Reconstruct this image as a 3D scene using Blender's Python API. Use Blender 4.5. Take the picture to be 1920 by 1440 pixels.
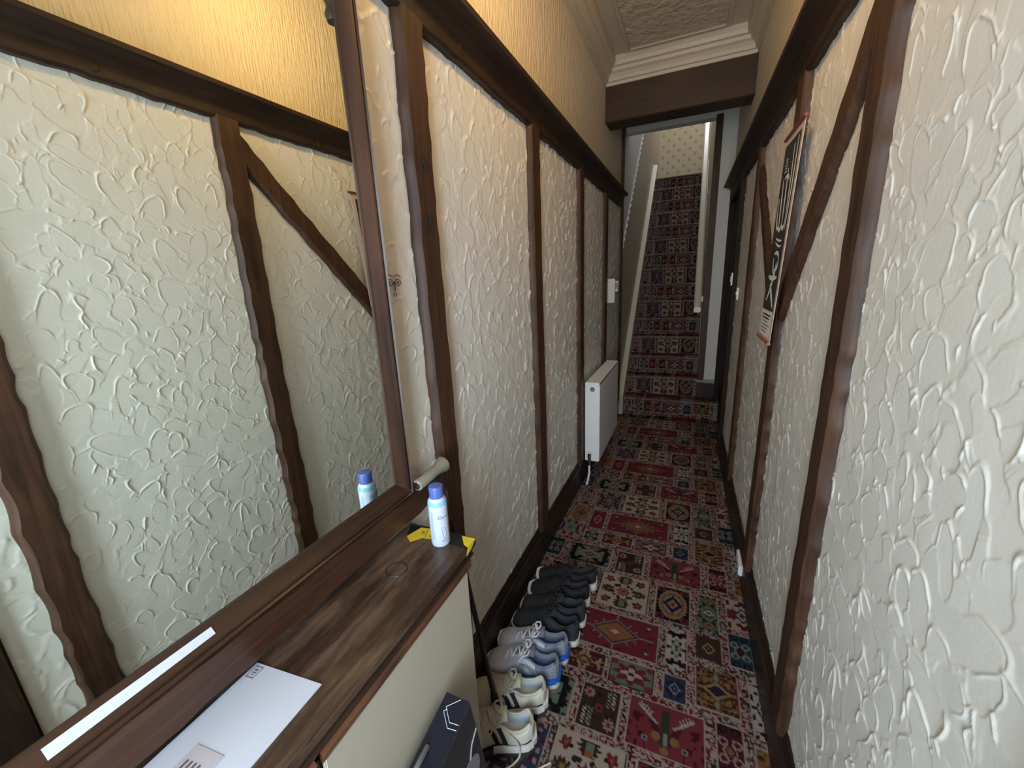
import bpy, bmesh, math, random
import numpy as np
from mathutils import Vector, Matrix

random.seed(7)
rng = np.random.default_rng(11)
for o in list(bpy.data.objects):
    bpy.data.objects.remove(o)
scene = bpy.context.scene
COL = scene.collection

# ------------------------------------------------------------------ camera
CAM_H = 1.45
cam_d = bpy.data.cameras.new('camera')
cam = bpy.data.objects.new('camera', cam_d)
COL.objects.link(cam)
cam_d.sensor_width = 36.0
cam_d.lens = 752.0 / 1920.0 * 36.0
cam_d.clip_start = 0.02
_R = np.array([[0.91629792, 0.06134336, -0.39577155],
               [0.39803403, -0.24891804, 0.88295454],
               [-0.04435128, -0.96657995, -0.25249982]])
_m = Matrix.Identity(4)
for i in range(3):
    _m[i][0] = _R[i, 0]
    _m[i][1] = -_R[i, 1]
    _m[i][2] = -_R[i, 2]
_m[2][3] = CAM_H
cam.matrix_world = _m
scene.camera = cam

# ------------------------------------------------------------------ world, light, exposure
world = bpy.data.worlds.new('world')
scene.world = world
world.use_nodes = True
wbg = world.node_tree.nodes['Background']
wbg.inputs['Color'].default_value = (0.75, 0.87, 1.0, 1)
wbg.inputs['Strength'].default_value = 1.0


def area_light(name, loc, direction, sx, sy, power, color):
    d = bpy.data.lights.new(name, 'AREA')
    d.shape = 'RECTANGLE'
    d.size = sx
    d.size_y = sy
    d.energy = power
    d.color = color
    o = bpy.data.objects.new(name, d)
    COL.objects.link(o)
    o.location = loc
    o.rotation_euler = Vector(direction).to_track_quat('-Z', 'Z').to_euler()
    return o


# daylight through the glazed front door behind the camera
area_light('daylight_front_door', (-0.03, -0.80, 1.35), (-0.12, 1, -0.06), 0.46, 1.5, 52, (0.74, 0.88, 1.0))
# daylight through the window of the upper landing
area_light('daylight_landing', (-0.1, 7.45, 5.45), (-0.12, -0.45, -1), 0.7, 0.7, 34, (0.95, 0.96, 1.0))

scene.view_settings.view_transform = 'Standard'
scene.view_settings.look = 'None'
scene.view_settings.gamma = 1.0
scene.view_settings.use_curve_mapping = False
scene.view_settings.exposure = -0.05

# ------------------------------------------------------------------ helpers


def srgb(r, g, b):
    def f(c):
        c /= 255.0
        return c / 12.92 if c <= 0.04045 else ((c + 0.055) / 1.055) ** 2.4
    return (f(r), f(g), f(b))


def link(name, me, parent=None):
    o = bpy.data.objects.new(name, me)
    COL.objects.link(o)
    if parent is not None:
        o.parent = parent
    return o


def mesh_np(name, V, F, mat=None, parent=None, smooth=False, mats=None, midx=None):
    """V (n,3), F (m,k) arrays of equal face size, or list of lists."""
    me = bpy.data.meshes.new(name)
    if isinstance(F, np.ndarray):
        m, k = F.shape
        me.vertices.add(len(V))
        me.vertices.foreach_set('co', np.asarray(V, dtype=np.float32).ravel())
        me.loops.add(m * k)
        me.loops.foreach_set('vertex_index', F.astype(np.int32).ravel())
        me.polygons.add(m)
        me.polygons.foreach_set('loop_start', np.arange(0, m * k, k, dtype=np.int32))
        me.update(calc_edges=True)
    else:
        me.from_pydata([tuple(map(float, v)) for v in V], [], F)
        me.update()
    for mt in (mats or ([mat] if mat else [])):
        me.materials.append(mt)
    if midx is not None:
        me.polygons.foreach_set('material_index', np.asarray(midx, dtype=np.int32))
    if smooth:
        me.polygons.foreach_set('use_smooth', np.ones(len(me.polygons), dtype=bool))
    return link(name, me, parent)


class MB:
    def __init__(self):
        self.v = []
        self.f = []

    def add(self, V, F):
        n = len(self.v)
        self.v += [tuple(map(float, p)) for p in V]
        self.f += [[i + n for i in f] for f in F]
        return self

    def box(self, x0, x1, y0, y1, z0, z1):
        V = [(x, y, z) for x in (x0, x1) for y in (y0, y1) for z in (z0, z1)]
        F = [[0, 1, 3, 2], [4, 6, 7, 5], [0, 4, 5, 1], [2, 3, 7, 6], [0, 2, 6, 4], [1, 5, 7, 3]]
        return self.add(V, F)

    def tube(self, pts, r, seg=8, cap=True):
        pts = [Vector(p) for p in pts]
        n = len(pts)
        rs = r if hasattr(r, '__len__') else [r] * n
        V = []
        prev = None
        for i in range(n):
            t = (pts[min(i + 1, n - 1)] - pts[max(i - 1, 0)])
            if t.length < 1e-9:
                t = Vector((0, 0, 1))
            t.normalize()
            if prev is None:
                a = Vector((0, 0, 1)) if abs(t.z) < 0.9 else Vector((1, 0, 0))
                u = t.cross(a).normalized()
            else:
                u = (prev - t * prev.dot(t))
                u = u.normalized() if u.length > 1e-6 else t.orthogonal().normalized()
            prev = u
            w = t.cross(u)
            for k in range(seg):
                an = 2 * math.pi * k / seg
                V.append(pts[i] + (u * math.cos(an) + w * math.sin(an)) * rs[i])
        F = []
        for i in range(n - 1):
            for k in range(seg):
                k2 = (k + 1) % seg
                F.append([i * seg + k, i * seg + k2, (i + 1) * seg + k2, (i + 1) * seg + k])
        if cap:
            F.append(list(range(seg))[::-1])
            F.append(list(range((n - 1) * seg, n * seg)))
        return self.add(V, F)

    def lathe(self, prof, c=(0, 0, 0), seg=24):
        """prof list of (r,z)"""
        V = []
        for r, z in prof:
            for k in range(seg):
                a = 2 * math.pi * k / seg
                V.append((c[0] + r * math.cos(a), c[1] + r * math.sin(a), c[2] + z))
        F = []
        for i in range(len(prof) - 1):
            for k in range(seg):
                k2 = (k + 1) % seg
                F.append([i * seg + k, i * seg + k2, (i + 1) * seg + k2, (i + 1) * seg + k])
        F.append(list(range(seg))[::-1])
        F.append(list(range((len(prof) - 1) * seg, len(prof) * seg)))
        return self.add(V, F)

    def extrude(self, poly, axis, a0, a1):
        """poly: list of 2D pts; axis 'x','y','z' extruded from a0 to a1"""
        n = len(poly)

        def P(p, a):
            if axis == 'y':
                return (p[0], a, p[1])
            if axis == 'x':
                return (a, p[0], p[1])
            return (p[0], p[1], a)
        V = [P(p, a0) for p in poly] + [P(p, a1) for p in poly]
        F = [[i, (i + 1) % n, n + (i + 1) % n, n + i] for i in range(n)]
        F.append(list(range(n))[::-1])
        F.append(list(range(n, 2 * n)))
        return self.add(V, F)

    def build(self, name, mat, parent=None, smooth=False, bevel=0.0, seg=2):
        me = bpy.data.meshes.new(name)
        bm = bmesh.new()
        vs = [bm.verts.new(v) for v in self.v]
        for f in self.f:
            try:
                bm.faces.new([vs[i] for i in f])
            except ValueError:
                pass
        bmesh.ops.recalc_face_normals(bm, faces=bm.faces)
        if bevel > 0:
            bmesh.ops.bevel(bm, geom=list(bm.edges), offset=bevel, segments=seg, affect='EDGES', clamp_overlap=True)
        bm.to_mesh(me)
        bm.free()
        me.materials.append(mat)
        if smooth:
            for p in me.polygons:
                p.use_smooth = True
            try:
                me.set_sharp_from_angle(angle=math.radians(40))
            except Exception:
                pass
        return link(name, me, parent)


def tag(o, label, cat, group=None):
    o['label'] = label
    o['category'] = cat
    if group:
        o['group'] = group
    return o


def struct(o, label=None):
    o['kind'] = 'structure'
    if label:
        o['label'] = label
    return o


def empty(name, loc=(0, 0, 0), rz=0.0):
    o = bpy.data.objects.new(name, None)
    COL.objects.link(o)
    o.location = loc
    o.rotation_euler = (0, 0, rz)
    o.empty_display_size = 0.05
    return o


# ------------------------------------------------------------------ materials


def new_mat(name):
    m = bpy.data.materials.new(name)
    m.use_nodes = True
    nt = m.node_tree
    return m, nt, nt.nodes['Principled BSDF']


def plain(name, col, rough=0.5, metal=0.0, spec=0.5, noise=0.0, nscale=40.0, bump=0.0, bscale=200.0, coat=0.0, bdist=0.002):
    m, nt, b = new_mat(name)
    b.inputs['Roughness'].default_value = rough
    b.inputs['Metallic'].default_value = metal
    b.inputs['Specular IOR Level'].default_value = spec
    b.inputs['Coat Weight'].default_value = coat
    tc = nt.nodes.new('ShaderNodeTexCoord')
    n = nt.nodes.new('ShaderNodeTexNoise')
    n.inputs['Scale'].default_value = nscale
    n.inputs['Detail'].default_value = 4
    nt.links.new(tc.outputs['Object'], n.inputs['Vector'])
    mx = nt.nodes.new('ShaderNodeMixRGB')
    mx.blend_type = 'MULTIPLY'
    mx.inputs['Fac'].default_value = 1.0
    mx.inputs['Color1'].default_value = (*col, 1)
    mr = nt.nodes.new('ShaderNodeMapRange')
    mr.inputs['To Min'].default_value = 1.0 - noise
    mr.inputs['To Max'].default_value = 1.0 + noise
    nt.links.new(n.outputs['Fac'], mr.inputs['Value'])
    nt.links.new(mr.outputs['Result'], mx.inputs['Color2'])
    nt.links.new(mx.outputs['Color'], b.inputs['Base Color'])
    if bump > 0:
        n2 = nt.nodes.new('ShaderNodeTexNoise')
        n2.inputs['Scale'].default_value = bscale
        n2.inputs['Detail'].default_value = 3
        nt.links.new(tc.outputs['Object'], n2.inputs['Vector'])
        bp = nt.nodes.new('ShaderNodeBump')
        bp.inputs['Strength'].default_value = bump
        bp.inputs['Distance'].default_value = bdist
        nt.links.new(n2.outputs['Fac'], bp.inputs['Height'])
        nt.links.new(bp.outputs['Normal'], b.inputs['Normal'])
    return m


def wood(name, c_dark, c_light, axis='z', rough=0.4, scale=14.0, coat=0.0, wear=None, spec=0.4):
    m, nt, b = new_mat(name)
    b.inputs['Specular IOR Level'].default_value = spec
    tc = nt.nodes.new('ShaderNodeTexCoord')
    mp = nt.nodes.new('ShaderNodeMapping')
    s = {'x': (0.06, 1, 1), 'y': (1, 0.06, 1), 'z': (1, 1, 0.06)}[axis]
    mp.inputs['Scale'].default_value = s
    nt.links.new(tc.outputs['Object'], mp.inputs['Vector'])
    n = nt.nodes.new('ShaderNodeTexNoise')
    n.inputs['Scale'].default_value = scale * 5
    n.inputs['Detail'].default_value = 6
    n.inputs['Distortion'].default_value = 0.6
    nt.links.new(mp.outputs['Vector'], n.inputs['Vector'])
    n2 = nt.nodes.new('ShaderNodeTexNoise')
    n2.inputs['Scale'].default_value = 5.0
    n2.inputs['Detail'].default_value = 3
    nt.links.new(tc.outputs['Object'], n2.inputs['Vector'])
    ad = nt.nodes.new('ShaderNodeMath')
    ad.operation = 'MULTIPLY_ADD'
    ad.inputs[1].default_value = 0.6
    nt.links.new(n.outputs['Fac'], ad.inputs[0])
    ml = nt.nodes.new('ShaderNodeMath')
    ml.operation = 'MULTIPLY'
    ml.inputs[1].default_value = 0.4
    nt.links.new(n2.outputs['Fac'], ml.inputs[0])
    nt.links.new(ml.outputs[0], ad.inputs[2])
    cr = nt.nodes.new('ShaderNodeValToRGB')
    cr.color_ramp.elements[0].position = 0.32
    cr.color_ramp.elements[0].color = (*c_dark, 1)
    cr.color_ramp.elements[1].position = 0.68
    cr.color_ramp.elements[1].color = (*c_light, 1)
    nt.links.new(ad.outputs[0], cr.inputs['Fac'])
    out = cr.outputs['Color']
    if wear is not None:
        n3 = nt.nodes.new('ShaderNodeTexNoise')
        n3.inputs['Scale'].default_value = 26.0
        n3.inputs['Detail'].default_value = 8
        n3.inputs['Roughness'].default_value = 0.7
        mp3 = nt.nodes.new('ShaderNodeMapping')
        mp3.inputs['Scale'].default_value = tuple(0.16 if q < 1 else 1.0 for q in s)
        nt.links.new(tc.outputs['Object'], mp3.inputs['Vector'])
        nt.links.new(mp3.outputs['Vector'], n3.inputs['Vector'])
        cr3 = nt.nodes.new('ShaderNodeValToRGB')
        cr3.color_ramp.elements[0].position = 0.44
        cr3.color_ramp.elements[1].position = 0.66
        nt.links.new(n3.outputs['Fac'], cr3.inputs['Fac'])
        mx = nt.nodes.new('ShaderNodeMixRGB')
        nt.links.new(cr3.outputs['Color'], mx.inputs['Fac'])
        nt.links.new(out, mx.inputs['Color1'])
        mx.inputs['Color2'].default_value = (*wear, 1)
        out = mx.outputs['Color']
    nt.links.new(out, b.inputs['Base Color'])
    b.inputs['Roughness'].default_value = rough
    b.inputs['Coat Weight'].default_value = coat
    b.inputs['Coat Roughness'].default_value = 0.25
    bp = nt.nodes.new('ShaderNodeBump')
    bp.inputs['Strength'].default_value = 0.25
    bp.inputs['Distance'].default_value = 0.002
    nt.links.new(ad.outputs[0], bp.inputs['Height'])
    nt.links.new(bp.outputs['Normal'], b.inputs['Normal'])
    return m


def combed(name, col, sx=170.0, strength=0.6):
    """cream wall covering with a fine vertical combed texture"""
    m, nt, b = new_mat(name)
    tc = nt.nodes.new('ShaderNodeTexCoord')
    mp = nt.nodes.new('ShaderNodeMapping')
    mp.inputs['Scale'].default_value = (1, 1, 0.14)
    nt.links.new(tc.outputs['Object'], mp.inputs['Vector'])
    n = nt.nodes.new('ShaderNodeTexNoise')
    n.inputs['Scale'].default_value = sx
    n.inputs['Detail'].default_value = 2
    nt.links.new(mp.outputs['Vector'], n.inputs['Vector'])
    bp = nt.nodes.new('ShaderNodeBump')
    bp.inputs['Strength'].default_value = strength
    bp.inputs['Distance'].default_value = 0.012
    nt.links.new(n.outputs['Fac'], bp.inputs['Height'])
    nt.links.new(bp.outputs['Normal'], b.inputs['Normal'])
    b.inputs['Base Color'].default_value = (*col, 1)
    b.inputs['Roughness'].default_value = 0.55
    return m


M_PLASTER = plain('plaster_paint', (0.680, 0.652, 0.595), rough=0.42, noise=0.04, nscale=6, bump=0.12, bscale=120)
M_UPPER = combed('combed_wall_paint', (0.64, 0.555, 0.41), sx=120.0, strength=0.7)
M_CEIL = plain('ceiling_paint', (0.52, 0.44, 0.325), rough=0.5, noise=0.05, nscale=5)
M_ARTEX = plain('ceiling_artex', (0.52, 0.44, 0.325), rough=0.5, noise=0.05, nscale=5, bump=1.0, bscale=22, bdist=0.02)
DARK = (0.020, 0.0095, 0.0055)
MID = (0.062, 0.028, 0.015)
M_POST = wood('stained_post_wood', (0.022, 0.0105, 0.006), (0.090, 0.040, 0.021), 'z', rough=0.52, spec=0.3)
M_RAIL = wood('stained_rail_wood', (0.012, 0.006, 0.004), (0.04, 0.02, 0.012), 'y', rough=0.52, spec=0.3)
M_SKIRT = wood('stained_skirting_wood', (0.012, 0.0065, 0.0045), (0.03, 0.016, 0.010), 'y', rough=0.42)
M_BEAMX = wood('stained_beam_wood', (0.028, 0.014, 0.008), (0.06, 0.030, 0.016), 'x', rough=0.5)
M_FRAME = wood('mirror_frame_wood', (0.012, 0.0055, 0.0035), (0.060, 0.027, 0.014), 'y', rough=0.38, scale=8, coat=0.1)
M_FRAMEZ = wood('mirror_frame_wood_upright', (0.016, 0.007, 0.0045), (0.078, 0.033, 0.017), 'z', rough=0.38, scale=8, coat=0.1)
M_SHELF = wood('shelf_wood', (0.022, 0.012, 0.008), (0.066, 0.036, 0.022), 'y', rough=0.42, coat=0.15, wear=(0.165, 0.104, 0.066))
M_MOULD = wood('shelf_moulding_wood', (0.010, 0.005, 0.003), (0.040, 0.017, 0.009), 'y', rough=0.38, coat=0.2)
M_APRON = wood('shelf_apron_wood', (0.028, 0.012, 0.006), (0.15, 0.058, 0.026), 'y', rough=0.36, scale=9, coat=0.2)
M_DOOR = wood('dark_door_wood', (0.012, 0.006, 0.004), (0.034, 0.017, 0.010), 'z', rough=0.6, spec=0.15)
M_CREAM = plain('cream_panel_paint', (0.50, 0.44, 0.34), rough=0.5, noise=0.06, nscale=4)
M_WHITE = plain('white_enamel', (0.87, 0.87, 0.87), rough=0.3, noise=0.01)
M_PLASTIC = plain('white_plastic', (0.72, 0.72, 0.70), rough=0.4, noise=0.02)
M_CHROME = plain('chrome', (0.75, 0.75, 0.74), rough=0.18, metal=1.0)
M_BLACK = plain('black_plastic', (0.012, 0.012, 0.013), rough=0.4)
M_PAPER = plain('white_paper', (0.58, 0.61, 0.70), rough=0.7, noise=0.02, nscale=15)
M_INK = plain('black_ink', (0.012, 0.011, 0.011), rough=0.7)

m, nt, b = new_mat('mirror_silvering')
b.inputs['Metallic'].default_value = 1.0
b.inputs['Roughness'].default_value = 0.0
b.inputs['Base Color'].default_value = (0.87, 0.92, 0.86, 1)
M_MIRROR = m

# ------------------------------------------------------------------ carpet pattern (woven patchwork design, one repeat)
PER = 0.782
RES = 0.0026
CX0, CX1 = -0.66, 0.345
CY0 = 1.50
nx_, ny_ = int((CX1 - CX0) / RES) + 1, int(round(PER / RES))
gx = CX0 + (np.arange(nx_) + 0.5) * RES
gy = CY0 + (np.arange(ny_) + 0.5) * (PER / ny_)
GX, GY = np.meshgrid(gx, gy)


def vnoise(x, y, seed):
    r = np.random.default_rng(seed).random((64, 64))
    xi, yi = np.floor(x).astype(int), np.floor(y).astype(int)
    fx, fy = x - xi, y - yi
    fx, fy = fx * fx * (3 - 2 * fx), fy * fy * (3 - 2 * fy)
    g = lambda a, b_: r[a % 64, b_ % 64]
    return (g(xi, yi) * (1 - fx) * (1 - fy) + g(xi + 1, yi) * fx * (1 - fy)
            + g(xi, yi + 1) * (1 - fx) * fy + g(xi + 1, yi + 1) * fx * fy)


C = {k: np.array(srgb(*v)) for k, v in dict(
    red=(150, 26, 46), crimson=(156, 44, 58), dkred=(104, 26, 38), ivory=(214, 190, 164), brown=(86, 58, 38),
    gold=(176, 124, 52), blue=(54, 72, 98), dkblue=(38, 46, 74), green=(126, 148, 126), dkgreen=(62, 72, 56),
    black=(30, 27, 30), white=(214, 198, 184), pink=(204, 146, 136), orange=(186, 94, 46), maroon=(84, 24, 32),
    grey=(158, 160, 150), cream=(206, 172, 156), teal=(46, 74, 92), tan=(196, 152, 104)).items()}
CP = np.zeros((ny_, nx_, 3))
# border weave: pink ground with crimson and olive meander
nb = vnoise(GX / 0.0085, GY / 0.0085, 1)
nb2 = vnoise(GX / 0.03, GY / 0.03, 2)
nb3 = vnoise(GX / 0.006 + 9, GY / 0.006, 3)
CP[:] = C['cream']
CP[np.abs(nb - 0.5) < 0.13] = C['red'] * 0.85
CP[(np.abs(nb - 0.5) < 0.13) & (nb2 > 0.60)] = C['dkgreen']
CP[nb3 > 0.80] = C['maroon']
CP[nb < 0.12] = C['black']


def sel(c, mask, colname, f=1.0):
    c[mask] = C[colname] * f


def m_generic(c, x, y, w, h, base, cols, seed, cell=0.012):
    c[:] = C[base]
    a, b_ = np.abs(x), np.abs(y)
    n1 = vnoise(a / cell + 7, b_ / cell + 3, seed)
    n2 = vnoise(a / cell + 31, b_ / cell + 17, seed + 1)
    sel(c, n1 > 0.62, cols[0])
    sel(c, n2 > 0.68, cols[1])
    d = a / (w * 0.28) + b_ / (h * 0.28)
    sel(c, (d < 1.0), base)
    sel(c, (d < 1.0) & (d > 0.72), cols[2])
    sel(c, d < 0.42, cols[0])
    sel(c, d < 0.2, cols[2])


def m_ivory(c, x, y, w, h):
    c[:] = C['ivory']
    a, b_ = np.abs(x), np.abs(y)
    r = np.hypot(x, y)
    an = np.arctan2(y, x)
    for cx, cy, rr in ((0.072, 0.068, 0.019),):
        q = np.hypot((a - cx), (b_ - cy)) + 0.004 * np.sin(5 * np.arctan2(b_ - cy, a - cx))
        sel(c, q < rr, 'red', 0.9)
        sel(c, q < rr * 0.35, 'orange')
        q2 = np.hypot(a - cx + 0.018, b_ - cy + 0.006)
        sel(c, q2 < 0.007, 'black')
    jag = 0.006 * np.sin(b_ * 420)
    leaf = (b_ > 0.048) & (b_ < 0.099) & (a < 0.034 - 0.5 * np.abs(b_ - 0.078) + jag)
    sel(c, leaf, 'brown', 0.8)
    sel(c, (b_ > 0.060) & (b_ < 0.092) & (a < 0.013), 'green')
    sel(c, (b_ > 0.050) & (b_ < 0.070) & (a < 0.012), 'orange')
    leaf2 = (a > 0.052) & (a < 0.098) & (b_ < 0.024 - 0.45 * np.abs(a - 0.070) + 0.005 * np.sin(a * 420))
    sel(c, leaf2, 'brown')
    sel(c, (a > 0.060) & (a < 0.075) & (b_ < 0.008), 'gold')
    sel(c, (a > 0.088) & (a < 0.104) & (b_ < 0.004), 'green', 0.6)
    for cx, cy in ((0.036, 0.030), (0.020, 0.036), (0.048, 0.012)):
        sel(c, np.hypot(a - cx, b_ - cy) < 0.0085 + 0.002 * np.sin(6 * an), 'brown', 0.7)
    sel(c, r < 0.026 + 0.006 * np.cos(8 * an), 'red')
    sel(c, (r < 0.020) & (np.cos(8 * an) > 0.2), 'pink')
    sel(c, r < 0.006, 'maroon')
    sel(c, (a > w / 2 - 0.004), 'black')


def m_black(c, x, y, w, h):
    c[:] = C['black']
    a, b_ = np.abs(x), np.abs(y)
    an = np.arctan2(y / h, x / w)
    d = np.hypot(x / (w * 0.45), y / (h * 0.45)) + 0.10 * np.abs(np.mod(an * 14 / math.pi, 1) - 0.5) * 2
    sel(c, d < 1.0, 'tan', 0.8)
    sel(c, (d < 0.80), 'orange', 0.8)
    sel(c, (d < 0.66), 'grey')
    d2 = a / (w * 0.30) + b_ / (h * 0.26)
    sel(c, (d2 < 1.0), 'dkblue', 0.9)
    sel(c, (d2 < 0.55), 'tan')
    sel(c, (d2 < 0.28), 'red')
    q = np.hypot((a - w * 0.36) / 1.5, b_ - h * 0.41)
    sel(c, q < 0.014, 'crimson', 0.85)
    sel(c, q < 0.006, 'black')


def m_redbig(c, x, y, w, h):
    c[:] = C['red']
    a, b_ = np.abs(x), np.abs(y)
    n = vnoise(a / 0.008, b_ / 0.008, 40)
    sel(c, n > 0.80, 'dkred')
    d = a / 0.088 + b_ / 0.056
    line = np.abs(d - 1.12) < 0.075
    sel(c, line, 'grey', 0.7)
    sel(c, d < 1.0, 'black')
    sel(c, d < 0.92, 'gold', 0.9)
    sel(c, (d < 0.92) & (a < 0.02) & (b_ > 0.02), 'orange')
    sel(c, d < 0.55, 'orange')
    sel(c, d < 0.22, 'white')
    sel(c, (np.abs(b_) < 0.0035) & (a > 0.10) & (a < 0.150), 'grey', 0.75)
    for sx0, sy0, kx, ky in ((0.050, 0.036, 0.5, 0.9), (0.078, 0.020, 0.9, 0.7), (0.0, 0.066, 0.0, 1.0)):
        t = (a - sx0) * kx + (b_ - sy0) * ky
        pdist = np.abs((a - sx0) * ky - (b_ - sy0) * kx)
        sel(c, (t > 0) & (t < 0.020) & (pdist < 0.0033), 'grey', 0.75)
    q = np.abs(a - 0.130) / 1.8 + np.abs(b_ - 0.062)
    sel(c, q < 0.013, 'dkgreen')
    sel(c, q < 0.008, 'gold')
    sel(c, q < 0.004, 'white')


def m_bird(c, x, y, w, h):
    c[:] = C['crimson']
    a = np.abs(x)
    n = vnoise(a / 0.011, y / 0.011 + 9, 55)
    sel(c, (n > 0.62) & (a > 0.055) & (y < 0.03), 'dkred', 0.8)
    sel(c, (np.abs(a - 0.03 - 0.5 * (y + 0.005)) < 0.012) & (y < 0.02) & (y > -0.05), 'dkred')
    t = (a - 0.025) * 0.80 + (y - 0.012) * 0.60
    pd = -(a - 0.025) * 0.60 + (y - 0.012) * 0.80
    wing = (t > 0) & (t < 0.080) & (np.abs(pd) < 0.004)
    comb = (t > 0.028) & (t < 0.080) & (pd > 0) & (pd < 0.018) & (np.mod(t, 0.011) < 0.005)
    sel(c, wing | comb, 'white', 0.9)
    sel(c, (a < 0.012) & (y > -0.055) & (y < 0.065), 'dkgreen')
    sel(c, (a < 0.007) & (y > -0.050) & (y < -0.010), 'grey')
    sel(c, (np.hypot((a - 0.028), y + 0.028) < 0.014), 'gold')
    sel(c, (np.hypot(a, y + 0.066) < 0.012), 'gold')
    sel(c, np.hypot(a - 0.060, y + 0.045) < 0.010, 'grey')
    sel(c, np.hypot(a - 0.060, y + 0.045) < 0.004, 'dkblue')


def m_gold(c, x, y, w, h):
    c[:] = C['gold']
    a, b_ = np.abs(x), np.abs(y)
    n = vnoise(a / 0.014 + 3, b_ / 0.013 + 5, 70)
    sel(c, np.abs(n - 0.55) < 0.13, 'brown', 0.8)
    sel(c, n > 0.80, 'dkred')
    d = a / 0.045 + b_ / 0.030
    sel(c, d < 1.15, 'gold')
    sel(c, (d < 1.0), 'tan')
    sel(c, (d < 0.75), 'dkblue')
    sel(c, d < 0.25, 'maroon')
    sel(c, (a < 0.006) & (b_ > 0.042) & (b_ < 0.062), 'grey')
    sel(c, a > w / 2 - 0.005, 'red')


def m_greentall(c, x, y, w, h):
    c[:] = C['green'] * 0.85
    a = np.abs(x)
    n = vnoise(a / 0.010 + 3, np.abs(y) / 0.010, 81)
    sel(c, n > 0.58, 'dkgreen', 0.7)
    for cy, col in ((0.068, 'gold'), (0.0, 'ivory'), (-0.068, 'gold')):
        d = a / 0.026 + np.abs(y - cy) / 0.020
        sel(c, d < 1.25, 'dkgreen', 0.7)
        sel(c, d < 1.0, col)
        sel(c, d < 0.45, 'red')


def m_scroll(c, x, y, w, h, base, line, core):
    c[:] = C[base]
    a, b_ = np.abs(x), np.abs(y)
    for cy in (0.026,):
        q = np.hypot(a - 0.020, b_ - cy)
        sel(c, np.abs(q - 0.0115) < 0.0032, line)
        sel(c, (np.abs(a + b_ * 0.6 - 0.020) < 0.003) & (b_ < cy), line)
    q = np.hypot(a - 0.018, b_ - h * 0.42)
    sel(c, np.abs(q - 0.011) < 0.003, 'black' if base != 'black' else line)
    d = a / 0.014 + b_ / 0.018
    sel(c, d < 1.2, 'black')
    sel(c, d < 0.9, core)


def m_brown(c, x, y, w, h):
    c[:] = C['brown'] * 0.85
    n = vnoise(x / 0.01, y / 0.01, 91)
    sel(c, n > 0.78, 'black')
    s = np.sign(x) * np.sign(y)
    a, b_ = np.abs(x), np.abs(y)
    r = np.hypot(a - 0.040, b_ - 0.045)
    an = np.arctan2(b_ - 0.045, a - 0.040)
    fl = (s < 0) & (r < 0.017 + 0.005 * np.cos(8 * an))
    sel(c, fl, 'pink')
    sel(c, fl & (r < 0.008), 'red')
    st = (s > 0) & (b_ > 0.008) & (b_ < 0.070) & (a > 0.018) & (a < 0.052)
    sel(c, st & (np.mod(b_ + a * 0.5, 0.012) < 0.006) & (a < 0.033), 'grey')
    sel(c, st & (np.mod(b_ + a * 0.5, 0.012) < 0.006) & (a > 0.038), 'white')
    sel(c, np.hypot(x, y) < 0.015, 'crimson')
    sel(c, np.hypot(x, y) < 0.006, 'maroon')


def m_greenflower(c, x, y, w, h):
    c[:] = C['green'] * 0.9
    a, b_ = np.abs(x), np.abs(y)
    an = np.arctan2(y / h, x / w)
    r = np.hypot(x / (w * 0.5), y / (h * 0.5))
    sel(c, r < 0.72 + 0.16 * np.cos(8 * an), 'red', 0.9)
    sel(c, r < 0.38 + 0.14 * np.cos(4 * an), 'ivory')
    sel(c, r < 0.14, 'maroon')
    sel(c, np.hypot(a - w * 0.40, b_ - h * 0.38) < 0.013, 'crimson')
    sel(c, (a > w / 2 - 0.003) | (b_ > h / 2 - 0.003), 'black')


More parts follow.
